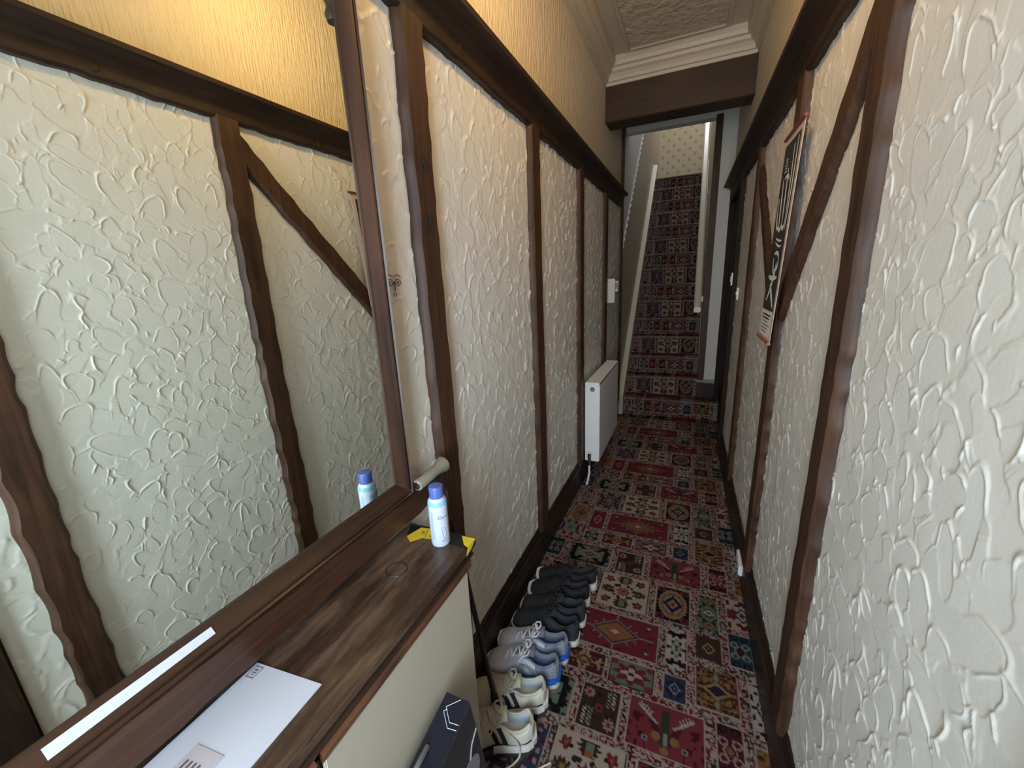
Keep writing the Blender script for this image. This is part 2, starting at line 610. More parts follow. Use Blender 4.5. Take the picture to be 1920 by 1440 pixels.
TILES = [
    (-0.321, -0.096, 1.535, 1.742, m_ivory), (-0.062, 0.079, 1.537, 1.740, m_black),
    (0.118, 0.191, 1.540, 1.741, m_greentall),
    (0.229, 0.345, 1.590, 1.756, lambda *a: m_generic(*a, 'ivory', ('red', 'dkred', 'teal'), 5, 0.018)),
    (-0.486, -0.345, 1.530, 1.738, lambda *a: m_generic(*a, 'blue', ('pink', 'dkred', 'gold'), 6, 0.015)),
    (-0.600, -0.512, 1.545, 1.740, lambda *a: m_generic(*a, 'pink', ('dkred', 'black', 'green'), 8, 0.010)),
    (-0.532, -0.303, 1.777, 1.922, lambda *a: m_generic(*a, 'green', ('dkred', 'black', 'pink'), 9, 0.016)),
    (-0.272, -0.140, 1.774, 1.926, m_brown), (-0.107, 0.126, 1.778, 1.938, m_bird),
    (0.163, 0.236, 1.790, 1.945, lambda *a: m_scroll(*a, 'dkred', 'pink', 'orange')),
    (0.271, 0.345, 1.790, 1.905, lambda *a: m_generic(*a, 'gold', ('brown', 'orange', 'dkgreen'), 10)),
    (-0.66, -0.567, 1.782, 1.928, lambda *a: m_scroll(*a, 'teal', 'grey', 'dkred')),
    (-0.481, -0.403, 1.964, 2.058, lambda *a: m_generic(*a, 'black', ('grey', 'pink', 'green'), 12)),
    (-0.378, -0.219, 1.970, 2.058, lambda *a: m_generic(*a, 'dkred', ('tan', 'black', 'gold'), 13, 0.010)),
    (-0.198, -0.039, 1.963, 2.064, m_greenflower),
    (-0.005, 0.068, 1.968, 2.062, lambda *a: m_generic(*a, 'blue', ('dkblue', 'crimson', 'grey'), 14)),
    (0.104, 0.236, 1.982, 2.138, m_gold),
    (0.274, 0.345, 1.940, 2.150, lambda *a: m_generic(*a, 'white', ('dkred', 'black', 'dkblue'), 15, 0.014)),
    (-0.646, -0.511, 1.968, 2.128, lambda *a: m_generic(*a, 'grey', ('red', 'dkred', 'green'), 16, 0.022)),
    (-0.481, -0.401, 2.088, 2.274, lambda *a: m_generic(*a, 'red', ('red', 'dkred', 'pink'), 17, 0.014)),
    (-0.375, -0.039, 2.092, 2.274, m_redbig),
    (-0.006, 0.069, 2.096, 2.284, lambda *a: m_generic(*a, 'white', ('dkred', 'black', 'green'), 18, 0.013)),
    (0.105, 0.193, 2.181, 2.286, lambda *a: m_generic(*a, 'brown', ('dkred', 'dkgreen', 'tan'), 19, 0.014)),
    (0.224, 0.300, 2.186, 2.338, lambda *a: m_scroll(*a, 'teal', 'grey', 'dkred')),
    (-0.600, -0.503, 2.150, 2.292, lambda *a: m_generic(*a, 'gold', ('brown', 'orange', 'dkblue'), 20, 0.012)),
]
for (x0, x1, y0, y1, fn) in TILES:
    for k in (-1, 0, 1):
        yy0, yy1 = y0 + k * PER, y1 + k * PER
        e = 0.0042
        ix = np.where((gx > x0 - e) & (gx < x1 + e))[0]
        iy = np.where((gy > yy0 - e) & (gy < yy1 + e))[0]
        if len(ix) == 0 or len(iy) == 0:
            continue
        CP[iy[0]:iy[-1] + 1, ix[0]:ix[-1] + 1] = C['cream'] * 1.05
for (x0, x1, y0, y1, fn) in TILES:
    for k in (-1, 0, 1):
        yy0, yy1 = y0 + k * PER, y1 + k * PER
        ix = np.where((gx > x0) & (gx < x1))[0]
        iy = np.where((gy > yy0) & (gy < yy1))[0]
        if len(ix) == 0 or len(iy) == 0:
            continue
        X, Y = np.meshgrid(gx[ix] - (x0 + x1) / 2, gy[iy] - (yy0 + yy1) / 2)
        sub = np.zeros(X.shape + (3,))
        fn(sub, X, Y, x1 - x0, yy1 - yy0)
        CP[iy[0]:iy[-1] + 1, ix[0]:ix[-1] + 1] = sub


lum_ = CP.mean(axis=2, keepdims=True)
CP = (CP * 0.78 + lum_ * 0.22) * 0.48


def carpet_col(X, Y):
    i = np.clip(((X - CX0) / RES).astype(int), 0, nx_ - 1)
    j = (np.floor((Y - CY0) / PER * ny_).astype(int)) % ny_
    return CP[j, i]


m, nt, b = new_mat('woven_carpet')
at = nt.nodes.new('ShaderNodeAttribute')
at.attribute_name = 'weave'
tc = nt.nodes.new('ShaderNodeTexCoord')
n1 = nt.nodes.new('ShaderNodeTexNoise')
n1.inputs['Scale'].default_value = 420
n1.inputs['Detail'].default_value = 2
nt.links.new(tc.outputs['Object'], n1.inputs['Vector'])
mr = nt.nodes.new('ShaderNodeMapRange')
mr.inputs['To Min'].default_value = 0.45
mr.inputs['To Max'].default_value = 1.25
nt.links.new(n1.outputs['Fac'], mr.inputs['Value'])
mx = nt.nodes.new('ShaderNodeMixRGB')
mx.blend_type = 'MULTIPLY'
mx.inputs['Fac'].default_value = 1
nt.links.new(at.outputs['Color'], mx.inputs['Color1'])
nt.links.new(mr.outputs['Result'], mx.inputs['Color2'])
nt.links.new(mx.outputs['Color'], b.inputs['Base Color'])
b.inputs['Roughness'].default_value = 1.0
b.inputs['Specular IOR Level'].default_value = 0.1
bp = nt.nodes.new('ShaderNodeBump')
bp.inputs['Strength'].default_value = 0.5
bp.inputs['Distance'].default_value = 0.003
nt.links.new(n1.outputs['Fac'], bp.inputs['Height'])
nt.links.new(bp.outputs['Normal'], b.inputs['Normal'])
M_CARPET = m


def grid_faces(na, nb_):
    a = np.arange(na - 1)[:, None] * nb_ + np.arange(nb_ - 1)[None, :]
    a = a.ravel()
    return np.stack([a, a + 1, a + nb_ + 1, a + nb_], 1)


def set_weave(o, cols):
    at_ = o.data.color_attributes.new('weave', 'FLOAT_COLOR', 'POINT')
    buf = np.ones((len(cols), 4), dtype=np.float32)
    buf[:, :3] = cols
    at_.data.foreach_set('color', buf.ravel())


# ------------------------------------------------------------------ room shell
XL = -0.655


def XR(y):
    return 0.334 - 0.011 * y


ys = np.concatenate([np.arange(-0.78, 0.3, 0.02), np.arange(0.3, 2.2, 0.0039), np.arange(2.2, 4.245, 0.0056)])
xs = np.arange(CX0, CX1 + 0.001, 0.0043)
A, B = np.meshgrid(ys, xs, indexing='ij')
V = np.stack([B.ravel(), A.ravel(), np.zeros(A.size)], 1)
floor = mesh_np('floor', V, grid_faces(len(ys), len(xs))[:, ::-1], M_CARPET, smooth=True)
set_weave(floor, carpet_col(B.ravel(), A.ravel()))
struct(floor, 'red patchwork patterned carpet covering the hallway floor')


def plaster_height(ys, zs, seed, n, gain=1.0):
    """trowelled plaster: overlapping arc shaped strokes, each leaving a raised lip"""
    r = np.random.default_rng(seed)
    H = np.zeros((len(ys), len(zs)), dtype=np.float64)
    # trowel lips grow broader where the wall is plastered more coarsely
    wide = np.clip(np.gradient(ys) / 0.0028, 1.0, 2.2)
    y0, y1, z0, z1 = ys[0], ys[-1], zs[0], zs[-1]
    for _ in range(n):
        cy, cz = r.uniform(y0 - .03, y1 + .03), r.uniform(z0 - .03, z1 + .03)
        a, b_ = r.uniform(0.013, 0.038), r.uniform(0.024, 0.072)
        ang = r.normal(0, 0.65)
        R_ = max(a, b_) * 1.3
        i0, i1 = np.searchsorted(ys, [cy - R_, cy + R_])
        j0, j1 = np.searchsorted(zs, [cz - R_, cz + R_])
        if i1 - i0 < 2 or j1 - j0 < 2:
            continue
        dy = ys[i0:i1, None] - cy
        dz = zs[None, j0:j1] - cz
        ca, sa = math.cos(ang), math.sin(ang)
        p = dy * ca + dz * sa
        q = -dy * sa + dz * ca
        k1, k2, k3 = r.uniform(-3, 3, 3)
        th = np.arctan2(q, p)
        wob = 1.0 + 0.10 * np.sin(2 * th + k1) + 0.06 * np.sin(3 * th + k2) + 0.035 * np.sin(7 * th + k3)
        d = np.sqrt((p / a) ** 2 + (q / b_) ** 2) / wob
        w = np.clip((1.0 - d) / 0.12, 0, 1) * 0.94
        sub = H[i0:i1, j0:j1]
        tgt = 0.0004 + 0.0010 * q / b_ + 0.0004 * p / a
        sub = sub * (1 - w) + tgt * w
        amp = r.uniform(0.0012, 0.0038)
        dm = (d - 1.0) * min(a, b_)
        sg = np.where(dm < 0, 0.0015, 0.0026) * wide[i0:i1, None]
        rim = amp * np.exp(-(dm / sg) ** 2) * np.clip(q / b_ * 0.95 + 0.16 + 0.50 * np.sin(th * 1.7 + k1), 0, 1)
        H[i0:i1, j0:j1] = np.maximum(sub, rim)
    return H * gain * (1.0 + 0.7 * np.clip((ys - 1.15) / 1.0, 0, 1))[:, None]


# --- left wall
zs = np.arange(0.17, 2.07, 0.0036)
ysl = np.concatenate([np.arange(-0.78, 0.70, 0.05), np.arange(0.70, 1.1, 0.0029), np.arange(1.1, 1.6, 0.0040), np.arange(1.6, 2.4, 0.0055), np.arange(2.4, 4.16, 0.0085)])
ysl = ysl[np.concatenate([[True], np.diff(ysl) > 0.0015])]
H = plaster_height(ysl, zs, 21, 17000, 1.2)
A, B = np.meshgrid(ysl, zs, indexing='ij')
V = np.stack([XL + H.ravel(), A.ravel(), B.ravel()], 1)
wall_left = mesh_np('wall_left', V, grid_faces(len(ysl), len(zs)), M_PLASTER, smooth=True)
struct(wall_left, 'left hallway wall of swirled cream plaster with dark timbers')
MB().box(XL - 0.1, XL - 0.001, -0.78, 4.14, -0.02, 2.93).build('wall_core', M_UPPER, wall_left)
MB().box(XL - 0.001, XL + 0.002, -0.78, 4.14, 2.115, 2.93).build('upper_wall', M_UPPER, wall_left)

# --- right wall (very slightly out of parallel)
zs = np.arange(0.17, 2.07, 0.0021)
ysr = np.concatenate([np.arange(0.225, 0.45, 0.0050), np.arange(0.45, 1.1, 0.0019), np.arange(1.1, 1.5, 0.0031), np.arange(1.5, 2.2, 0.0055), np.arange(2.2, 3.37, 0.0090)])
ysr = ysr[np.concatenate([[True], np.diff(ysr) > 0.0015])]
H = plaster_height(ysr, zs, 22, 12500, 0.92)
A, B = np.meshgrid(ysr, zs, indexing='ij')
V = np.stack([XR(A.ravel()) - H.ravel(), A.ravel(), B.ravel()], 1)
wall_right = mesh_np('wall_right', V, grid_faces(len(ysr), len(zs))[:, ::-1], M_PLASTER, smooth=True)
struct(wall_right, 'right hallway wall of swirled cream plaster with dark timbers')


def rbox(mb, off0, off1, y0, y1, z0, z1):
    """box along the right wall, off = distance into the room"""
    V = [(XR(y) - o, y, z) for o in (off0, off1) for y in (y0, y1) for z in (z0, z1)]
    F = [[0, 1, 3, 2], [4, 6, 7, 5], [0, 4, 5, 1], [2, 3, 7, 6], [0, 2, 6, 4], [1, 5, 7, 3]]
    return mb.add(V, F)


mb = MB()
rbox(mb, -0.14, -0.001, 0.225, 3.37, -0.02, 2.93)
rbox(mb, -0.14, -0.08, -0.78, 0.225, -0.02, 2.93)
rbox(mb, -0.14, -0.06, 3.37, 4.6, -0.02, 2.93)
mb.build('wall_core', M_UPPER, wall_right)
mb = MB()
rbox(mb, -0.001, 0.002, -0.78, 4.39, 2.115, 2.93)
mb.build('upper_wall', M_UPPER, wall_right)


# --- timbers
def timber(name, p0, p1, width, depth, inward, mat, parent, seed, wob=0.008, base=0.0, end_taper=0.0, side=None):
    """hand adzed batten lying on a wall. p0,p1: centreline on the wall surface (3D); inward: unit vector into the room"""
    r = np.random.default_rng(seed)
    p0, p1 = np.array(p0, float), np.array(p1, float)
    L = np.linalg.norm(p1 - p0)
    t = (p1 - p0) / L
    inw = np.array(inward, float)
    s = np.cross(t, inw)
    n = max(6, int(L / 0.012))
    V = []

    u = np.linspace(0, L, n + 1)

    def wave():
        # hand-shaved scallops: shallow hollows of uneven length meeting at soft crests
        out = np.zeros(n + 1)
        x_ = -r.uniform(0, 0.1)
        while x_ < L:
            ln = r.uniform(0.07, 0.19)
            m_ = (u >= x_) & (u < x_ + ln)
            tt = (u[m_] - x_) / ln
            out[m_] = -np.sin(tt * math.pi) * r.uniform(0.4, 1.0)
            x_ += ln
        return out * wob * 0.85 + wob * 0.35
    drift = wob * 0.5 * np.sin(u / 0.8 * 6.283 / 2 + r.uniform(0, 6.28))
    e1, e2 = -wave() + drift, wave() + drift
    f1, f2 = e1 * 0.9 + wave() * 0.25, e2 * 0.9 + wave() * 0.25
    dd = wave() * 0.12
    hw = width / 2
    for i in range(n + 1):
        c = p0 + t * L * i / n
        sec = [(-hw + e1[i], -base), (-hw + 0.001 + e1[i], depth * 0.45), (-hw + 0.012 + f1[i], depth + dd[i]), (hw - 0.012 + f2[i], depth + dd[i]),
               (hw - 0.001 + e2[i], depth * 0.45), (hw + e2[i], -base)]
        for a_, d_ in sec:
            V.append(c + s * a_ + inw * d_)
    k = 6
    F = []
    for i in range(n):
        for j in range(k):
            j2 = (j + 1) % k
            F.append([i * k + j, i * k + j2, (i + 1) * k + j2, (i + 1) * k + j])
    F.append(list(range(k))[::-1])
    F.append(list(range(n * k, (n + 1) * k)))
    mb = MB().add(V, F)
    return mb.build(name, mat, parent, smooth=True)


RAIL_Z = 2.045
for i, (y0, y1) in enumerate([(0.885, 0.985), (1.705, 1.815), (2.500, 2.610), (3.285, 3.395), (4.095, 4.165)]):
    yc, w = (y0 + y1) / 2, y1 - y0
    z1 = RAIL_Z + 0.03 if i < 4 else 2.72
    timber('post', (XL, yc, 0.17), (XL, yc, z1), w, 0.026, (1, 0, 0), M_POST, wall_left, 100 + i)
rn = Vector((-1, -0.011, 0)).normalized()
for i, (y0, y1) in enumerate([(0.315, 0.405), (1.045, 1.145), (1.735, 1.845), (2.600, 2.700)]):
    yc, w = (y0 + y1) / 2, y1 - y0
    timber('post', (XR(yc), yc, 0.17), (XR(yc), yc, RAIL_Z + 0.03), w, 0.026, tuple(rn), M_POST, wall_right, 120 + i, wob=0.010)
# diagonal braces
timber('brace', (XR(1.09), 1.09, 2.015), (XR(1.77), 1.77, 1.280), 0.092, 0.022, tuple(rn), M_POST, wall_right, 131, wob=0.008)
timber('brace', (XR(2.60), 2.600, 1.93), (XR(1.86), 1.880, 1.23), 0.080, 0.022, tuple(rn), M_POST, wall_right, 132, wob=0.008)
# beam under the mirror
timber('beam', (XL, -0.6, 0.892), (XL, 0.885, 0.892), 0.088, 0.030, (1, 0, 0), wood('stained_low_beam_wood', (0.03, 0.012, 0.007), (0.085, 0.036, 0.018), 'y', rough=0.35, coat=0.2), wall_left, 140, wob=0.008)


def rail(name, side, y0, y1, parent, seed):
    r = np.random.default_rng(seed)
    n = int((y1 - y0) / 0.03)
    prof = [(-0.002, RAIL_Z), (0.020, RAIL_Z), (0.026, RAIL_Z + 0.008), (0.028, RAIL_Z + 0.045), (0.040, RAIL_Z + 0.066),
            (0.066, RAIL_Z + 0.080), (0.084, RAIL_Z + 0.082), (0.086, RAIL_Z + 0.096), (-0.002, RAIL_Z + 0.096)]
    k = len(prof)
    V = []
    ph = r.uniform(0, 6.28, 3)
    for i in range(n + 1):
        y = y0 + (y1 - y0) * i / n
        w_ = 0.0016 * (np.sin(y / 0.13 * 6.28 + ph[0]) + 0.9 * np.sin(y / 0.41 * 6.28 + ph[1]) + 0.7 * np.sin(y / 0.075 * 6.28 + ph[2]))
        for j, (o, z) in enumerate(prof):
            dz = w_ if j < 3 else 0
            do = 0.3 * w_ if j in (3, 4) else 0
            if side == 'L':
                V.append((XL + o + do, y, z + dz))
            else:
                V.append((XR(y) - o - do, y, z + dz))
    F = []
    for i in range(n):
        for j in range(k):
            j2 = (j + 1) % k
            F.append([i * k + j, i * k + j2, (i + 1) * k + j2, (i + 1) * k + j])
    F.append(list(range(k))[::-1])
    F.append(list(range(n * k, (n + 1) * k)))
    return MB().add(V, F).build(name, M_RAIL, parent)


rail('shelf_rail', 'L', -0.74, 4.0, wall_left, 3)
rail('shelf_rail', 'R', -0.74, 4.20, wall_right, 4)
# shaved knots on the rails
for yk in (1.16, 2.05):
    k_ = MB().lathe([(0.001, 0.0022), (0.012, 0.0028), (0.017, 0.0012), (0.019, 0.0)], seg=14).build('knot', M_RAIL, wall_left, smooth=True)
    k_.rotation_euler = (0, math.radians(90), 0)
    k_.location = (XL + 0.026, yk, RAIL_Z + 0.032)
for yk in (0.74, 1.50):
    k_ = MB().lathe([(0.001, 0.0022), (0.012, 0.0028), (0.017, 0.0012), (0.019, 0.0)], seg=14).build('knot', M_RAIL, wall_right, smooth=True)
    k_.rotation_euler = (0, math.radians(-90), 0)
    k_.location = (XR(yk) - 0.026, yk, RAIL_Z + 0.032)

# --- skirting boards
SK = [(0, 0), (0.016, 0), (0.016, 0.135), (0.022, 0.140), (0.022, 0.150), (0.013, 0.158), (0.013, 0.172), (0.007, 0.184), (0.006, 0.196), (0, 0.197)]
o = MB().extrude([(XL + a, z) for a, z in SK], 'y', -0.74, 4.16).build('baseboard_left', M_SKIRT)
struct(o, 'dark moulded skirting board along the left wall')
V = [(XR(y) - a, y, z) for y in (0.225, 3.36) for a, z in SK]
n = len(SK)
F = [[i, (i + 1) % n, n + (i + 1) % n, n + i] for i in range(n)] + [list(range(n))[::-1], list(range(n, 2 * n))]
o = MB().add(V, F).build('baseboard_right', M_SKIRT)
struct(o, 'dark moulded skirting board along the right wall')

# --- ceiling with cornice and raised panel
ceiling = MB().box(-0.8, 0.45, -0.78, 3.34, 2.89, 2.95).build('ceiling', M_CEIL)
struct(ceiling, 'cream hallway ceiling with moulded cornice and textured panel')
CORN = [(0, 0), (0.010, 0), (0.014, 0.018), (0.026, 0.022), (0.030, 0.042), (0.042, 0.058), (0.058, 0.068), (0.062, 0.086), (0.078, 0.092), (0.084, 0.112), (0.084, 0.150), (0, 0.150)]
CZ = 2.745
MB().extrude([(XL + a, CZ + z) for a, z in CORN], 'y', -0.74, 3.33).build('cornice', M_CEIL, ceiling)
V = [(XR(y) - a, y, CZ + z) for y in (-0.74, 3.33) for a, z in CORN]
n = len(CORN)
F = [[i, (i + 1) % n, n + (i + 1) % n, n + i] for i in range(n)] + [list(range(n))[::-1], list(range(n, 2 * n))]
MB().add(V, F).build('cornice', M_CEIL, ceiling)
MB().extrude([(3.33 - a, CZ + z) for a, z in CORN], 'x', XL, 0.31).build('cornice', M_CEIL, ceiling)
# panel moulding
for (x0, x1, y0, y1) in ((-0.492, -0.468, -0.6, 3.215), (0.100, 0.124, -0.6, 3.215), (-0.468, 0.100, 3.191, 3.215)):
    MB().box(x0, x1, y0, y1, 2.876, 2.892).build('panel_moulding', M_CEIL, ceiling, bevel=0.006)
pa = MB().box(-0.466, 0.098, -0.6, 3.189, 2.883, 2.891).build('textured_panel', M_ARTEX, ceiling)

# --- cross beam
o = MB().box(XL, 0.312, 3.33, 3.52, 2.52, 2.90).build('trim_1', M_BEAMX, bevel=0.006)
struct(o, 'dark brown boxed ceiling beam crossing the hallway')
MB().box(XL, 0.305, 3.322, 3.332, 2.522, 2.536).build('bead', M_BEAMX, o)

# --- rest of hall: lobby ceiling beyond beam, far partition with opening to the stairs
PY = 4.39
M_PART = plain('white_wall_paint', (0.62, 0.585, 0.52), rough=0.6, noise=0.05, nscale=6, bump=0.5, bscale=60)
wall_back = MB().box(0.165, 0.36, PY, PY + 0.10, 0.19, 2.85).build('wall_back', M_PART)
struct(wall_back, 'narrow white wall beside the foot of the stairs')
MB().box(XL, 0.164, PY, PY + 0.10, 2.74, 3.0).build('header', M_PART, wall_back)
MB().box(0.110, 0.166, PY - 0.018, PY + 0.10, 0.19, 2.76).build('door_post', M_POST, wall_back, bevel=0.004)
MB().box(XL, 0.40, 3.52, PY + 0.02, 2.84, 2.95).build('lobby_ceiling', M_PART, wall_back)
MB().box(0.105, 0.315, PY - 0.016, PY + 0.005, 0.19, 0.345).build('skirting', M_SKIRT, wall_back)
MB().box(0.100, 0.315, PY - 0.020, PY + 0.005, 0.345, 0.380).build('skirting_cap', plain('grey_gloss_paint', (0.28, 0.28, 0.27), rough=0.25), wall_back, bevel=0.006)

# --- dark door and frame at the far right
door_3 = empty('door_3', (0.31, 3.8, 0))
struct(door_3, 'dark brown door set in the right wall near the stairs')


def rdoor(name, a0, a1, y0, y1, z0, z1, mat, parent, bevel=0.003):
    mb = MB()
    rbox(mb, a0, a1, y0, y1, z0, z1)
    ob = mb.build(name, mat, parent, bevel=bevel)
    ob.matrix_parent_inverse = parent.matrix_world.inverted() if parent.type != 'MESH' else Matrix.Identity(4)
    return ob


bpy.context.view_layer.update()
rdoor('door_frame', -0.06, 0.030, 3.365, 3.455, 0, RAIL_Z + 0.01, M_DOOR, door_3, 0.006)
rdoor('door_frame', -0.06, 0.020, 4.31, 4.388, 0, RAIL_Z + 0.08, M_DOOR, door_3, 0.006)
rdoor('door_frame', -0.06, 0.020, 3.455, 4.31, 2.02, RAIL_Z + 0.08, M_DOOR, door_3, 0.006)
rdoor('door_leaf', -0.06, -0.022, 3.455, 4.31, 0.004, 2.02, M_DOOR, door_3, 0.003)
for (z0, z1) in ((0.22, 0.9), (1.05, 1.88)):
    rdoor('door_panel', -0.026, -0.014, 3.57, 4.20, z0, z1, M_DOOR, door_3, 0.008)

# --- dark door on the right just behind the camera (seen in the mirror)
door_2 = empty('door_2', (0.34, -0.3, 0))
struct(door_2, 'dark brown door in the right wall opposite the mirror')
bpy.context.view_layer.update()
rdoor('door_frame', -0.08, 0.020, 0.14, 0.225, 0, RAIL_Z + 0.01, M_DOOR, door_2, 0.006)
rdoor('door_frame', -0.08, 0.020, -0.70, -0.64, 0, RAIL_Z + 0.01, M_DOOR, door_2, 0.006)
rdoor('door_leaf', -0.08, -0.04, -0.64, 0.14, 0.004, 2.03, M_DOOR, door_2, 0.003)
for (z0, z1) in ((0.22, 0.9), (1.05, 1.88)):
    rdoor('door_panel', -0.044, -0.030, -0.55, 0.03, z0, z1, M_DOOR, door_2, 0.008)

# --- front wall and glazed front door behind the camera
wall_front = MB().box(-0.80, -0.60, -0.78, -0.74, 0, 2.93).box(0.28, 0.48, -0.78, -0.74, 0, 2.93).box(-0.60, 0.28, -0.78, -0.74, 2.18, 2.93).build('wall_front', M_UPPER)
struct(wall_front, 'front wall around the street door')
rw = MB()
rbox(rw, -0.08, 0.0, -0.74, -0.70, 0, 2.12)
rw.build('return_wall', M_UPPER, wall_right)
door_1 = empty('door_1', (-0.16, -0.76, 0))
struct(door_1, 'white front door frame letting in daylight behind the viewer')
bpy.context.view_layer.update()


def ch(o, parent):
    o.parent = parent
    o.matrix_parent_inverse = parent.matrix_world.inverted()
    return o


M_DOORW = plain('white_door_paint', (0.6, 0.6, 0.58), rough=0.4)
ch(MB().box(-0.60, -0.50, -0.775, -0.745, 0, 2.18).build('stile', M_DOORW, bevel=0.004), door_1)
ch(MB().box(0.18, 0.28, -0.775, -0.745, 0, 2.18).build('stile', M_DOORW, bevel=0.004), door_1)
ch(MB().box(-0.50, 0.18, -0.775, -0.745, 0, 0.55).build('kick_panel', M_DOORW, bevel=0.004), door_1)
ch(MB().box(-0.50, 0.18, -0.775, -0.745, 2.10, 2.18).build('top_rail', M_DOORW, bevel=0.004), door_1)

# ------------------------------------------------------------------ staircase
RISE, GO, SY0, NST = 0.1875, 0.195, 4.20, 15
stairs = empty('staircase', (-0.25, SY0, 0))
tag(stairs, 'steep staircase in red patterned carpet rising beyond the hallway', 'staircase')
bpy.context.view_layer.update()
SX0, SX1 = -0.60, 0.112
for i in range(NST):
    yb = SY0 + GO * i
    z0 = RISE * i
    z1 = RISE * (i + 1)
    prof = []
    for t in np.linspace(0, 1, 26):
        prof.append((yb + 0.022, z0 + (RISE - 0.030) * t))
    for t in np.linspace(-90, 90, 9)[1:]:
        a_ = math.radians(t)
        prof.append((yb + 0.014 - 0.014 * math.cos(a_), z1 - 0.014 + 0.014 * math.sin(a_)))
    for t in np.linspace(0, 1, 28)[1:]:
        prof.append((yb + 0.014 + (GO + 0.010) * t, z1))
    prof = np.array(prof)
    seg = np.concatenate([[0], np.cumsum(np.linalg.norm(np.diff(prof, axis=0), axis=1))])
    seg = seg / seg[-1] * (PER / 2)
    x0, x1 = (SX0, SX1) if i else (-0.637, 0.312)
    xs2 = np.arange(x0, x1 + 0.001, 0.0070)
    A, B = np.meshgrid(np.arange(len(prof)), xs2, indexing='ij')
    V = np.stack([B.ravel(), prof[A.ravel(), 0], prof[A.ravel(), 1]], 1)
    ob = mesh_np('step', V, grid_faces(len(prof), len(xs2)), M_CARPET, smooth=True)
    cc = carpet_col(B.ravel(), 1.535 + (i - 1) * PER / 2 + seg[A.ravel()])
    worn = np.exp(-((np.arange(len(prof)) - 30.5) / 3.0) ** 2)[A.ravel()][:, None] * 0.6  # not wear: light caught on the nosings, painted into the weave colour
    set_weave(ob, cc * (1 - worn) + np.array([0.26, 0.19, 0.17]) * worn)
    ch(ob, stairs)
M_STAIRP = plain('cream_gloss_paint', (0.66, 0.60, 0.47), rough=0.3, noise=0.03)
# side string on the left and right
for (xa, xb, dz) in ((XL + 0.001, SX0 + 0.004, 0.045), (SX1 - 0.002, 0.13, 0.02)):
    ya, yb_ = SY0 - 0.03, SY0 + GO * NST
    if xa > 0:
        ya = PY + 0.02
    za = RISE + dz + (ya - SY0) * RISE / GO
    zb = RISE + dz + (yb_ - SY0) * RISE / GO
    ch(MB().extrude([(ya, max(0, za - 0.45)), (ya, za), (yb_, zb), (yb_, zb - 0.45)], 'x', xa, xb).build('string_board', M_STAIRP, bevel=0.004), stairs)
# body below the treads keeps light out
ch(MB().extrude([(SY0 + 0.10, 0.0), (SY0 + 0.22, 0.03), (SY0 + GO * NST, RISE * (NST - 1) - 0.07), (SY0 + GO * NST, 0)], 'x', SX0, SX1).build('carcase', M_SKIRT), stairs)
# handrail on the right
hy0, hy1 = PY + 0.03, SY0 + GO * NST + 0.05
hz0 = 1.075
hz1 = hz0 + (hy1 - hy0) * RISE / GO
V = []
sec = [(0.034, -0.028), (0.030, 0.005), (0.042, 0.028), (0.086, 0.028), (0.098, 0.005), (0.094, -0.028)]
for (y, z) in ((hy0, hz0), (hy1, hz1)):
    for a_, d_ in sec:
        V.append((a_, y, z + d_))
F = [[i, (i + 1) % 6, 6 + (i + 1) % 6, 6 + i] for i in range(6)] + [[5, 4, 3, 2, 1, 0], [6, 7, 8, 9, 10, 11]]
handrail = MB().add(V, F).build('handrail', M_STAIRP, bevel=0.004)
for t in (0.05, 0.5, 0.95):
    yb_ = hy0 + (hy1 - hy0) * t
    zb_ = hz0 + (hz1 - hz0) * t
    MB().box(0.08, 0.115, yb_ - 0.015, yb_ + 0.015, zb_ - 0.06, zb_ - 0.01).build('bracket', M_STAIRP, handrail)
tag(handrail, 'cream painted handrail on the right wall of the stairs', 'handrail')

# stair well walls
M_TAUPE = combed('stair_wall_lower', (0.46, 0.41, 0.33), sx=60, strength=0.15)
M_BLUEW = combed('stair_wall_upper', (0.66, 0.66, 0.66), sx=90, strength=0.5)
sl = (RISE / GO)


def slope_wall(name, mat, x, ya, yb, fa, fb, parent, thick=0.02):
    V = []
    for y in (ya, yb):
        for f_ in (fa, fb):
            z = f_(y)
            V += [(x - thick, y, z), (x, y, z)]
    F = [[0, 1, 3, 2], [4, 6, 7, 5], [1, 5, 7, 3], [0, 2, 6, 4], [0, 4, 5, 1], [2, 3, 7, 6]]
    return MB().add(V, F).build(name, mat, parent)


rope_z = lambda y: 1.672 + (y - 4.197) * 0.983
ws = slope_wall('wall_stair_left', M_TAUPE, XL + 0.004, 4.14, 8.0, lambda y: 0.0, lambda y: rope_z(y), None)
struct(ws, 'left wall of the stairwell, taupe below a rope border')
slope_wall('upper_paper', M_BLUEW, XL + 0.004, 4.14, 8.0, lambda y: rope_z(y), lambda y: 5.6, ws)
rp = MB()
pts = []
for k in range(2):
    pts = []
    for i in range(300):
        y = 4.16 + 2.9 * i / 299
        a_ = i * 0.42 + k * math.pi
        pts.append((XL + 0.010 + 0.006 * math.cos(a_), y + 0.010 * math.sin(a_) * 0.7, rope_z(y) - 0.010 * math.sin(a_) * 0.7 + 0.0))
    rp.tube(pts, 0.0075, 6)
rp.build('rope_border', plain('white_rope_border', (0.72, 0.71, 0.68), rough=0.5), ws, smooth=True)
wsr = MB().box(0.114, 0.20, PY + 0.10, 7.0, 0.0, 5.6).build('wall_stair_right', plain('stair_wall_right_paint', (0.60, 0.53, 0.40), rough=0.6, noise=0.05, nscale=5))
struct(wsr, 'cream right wall of the stairwell')
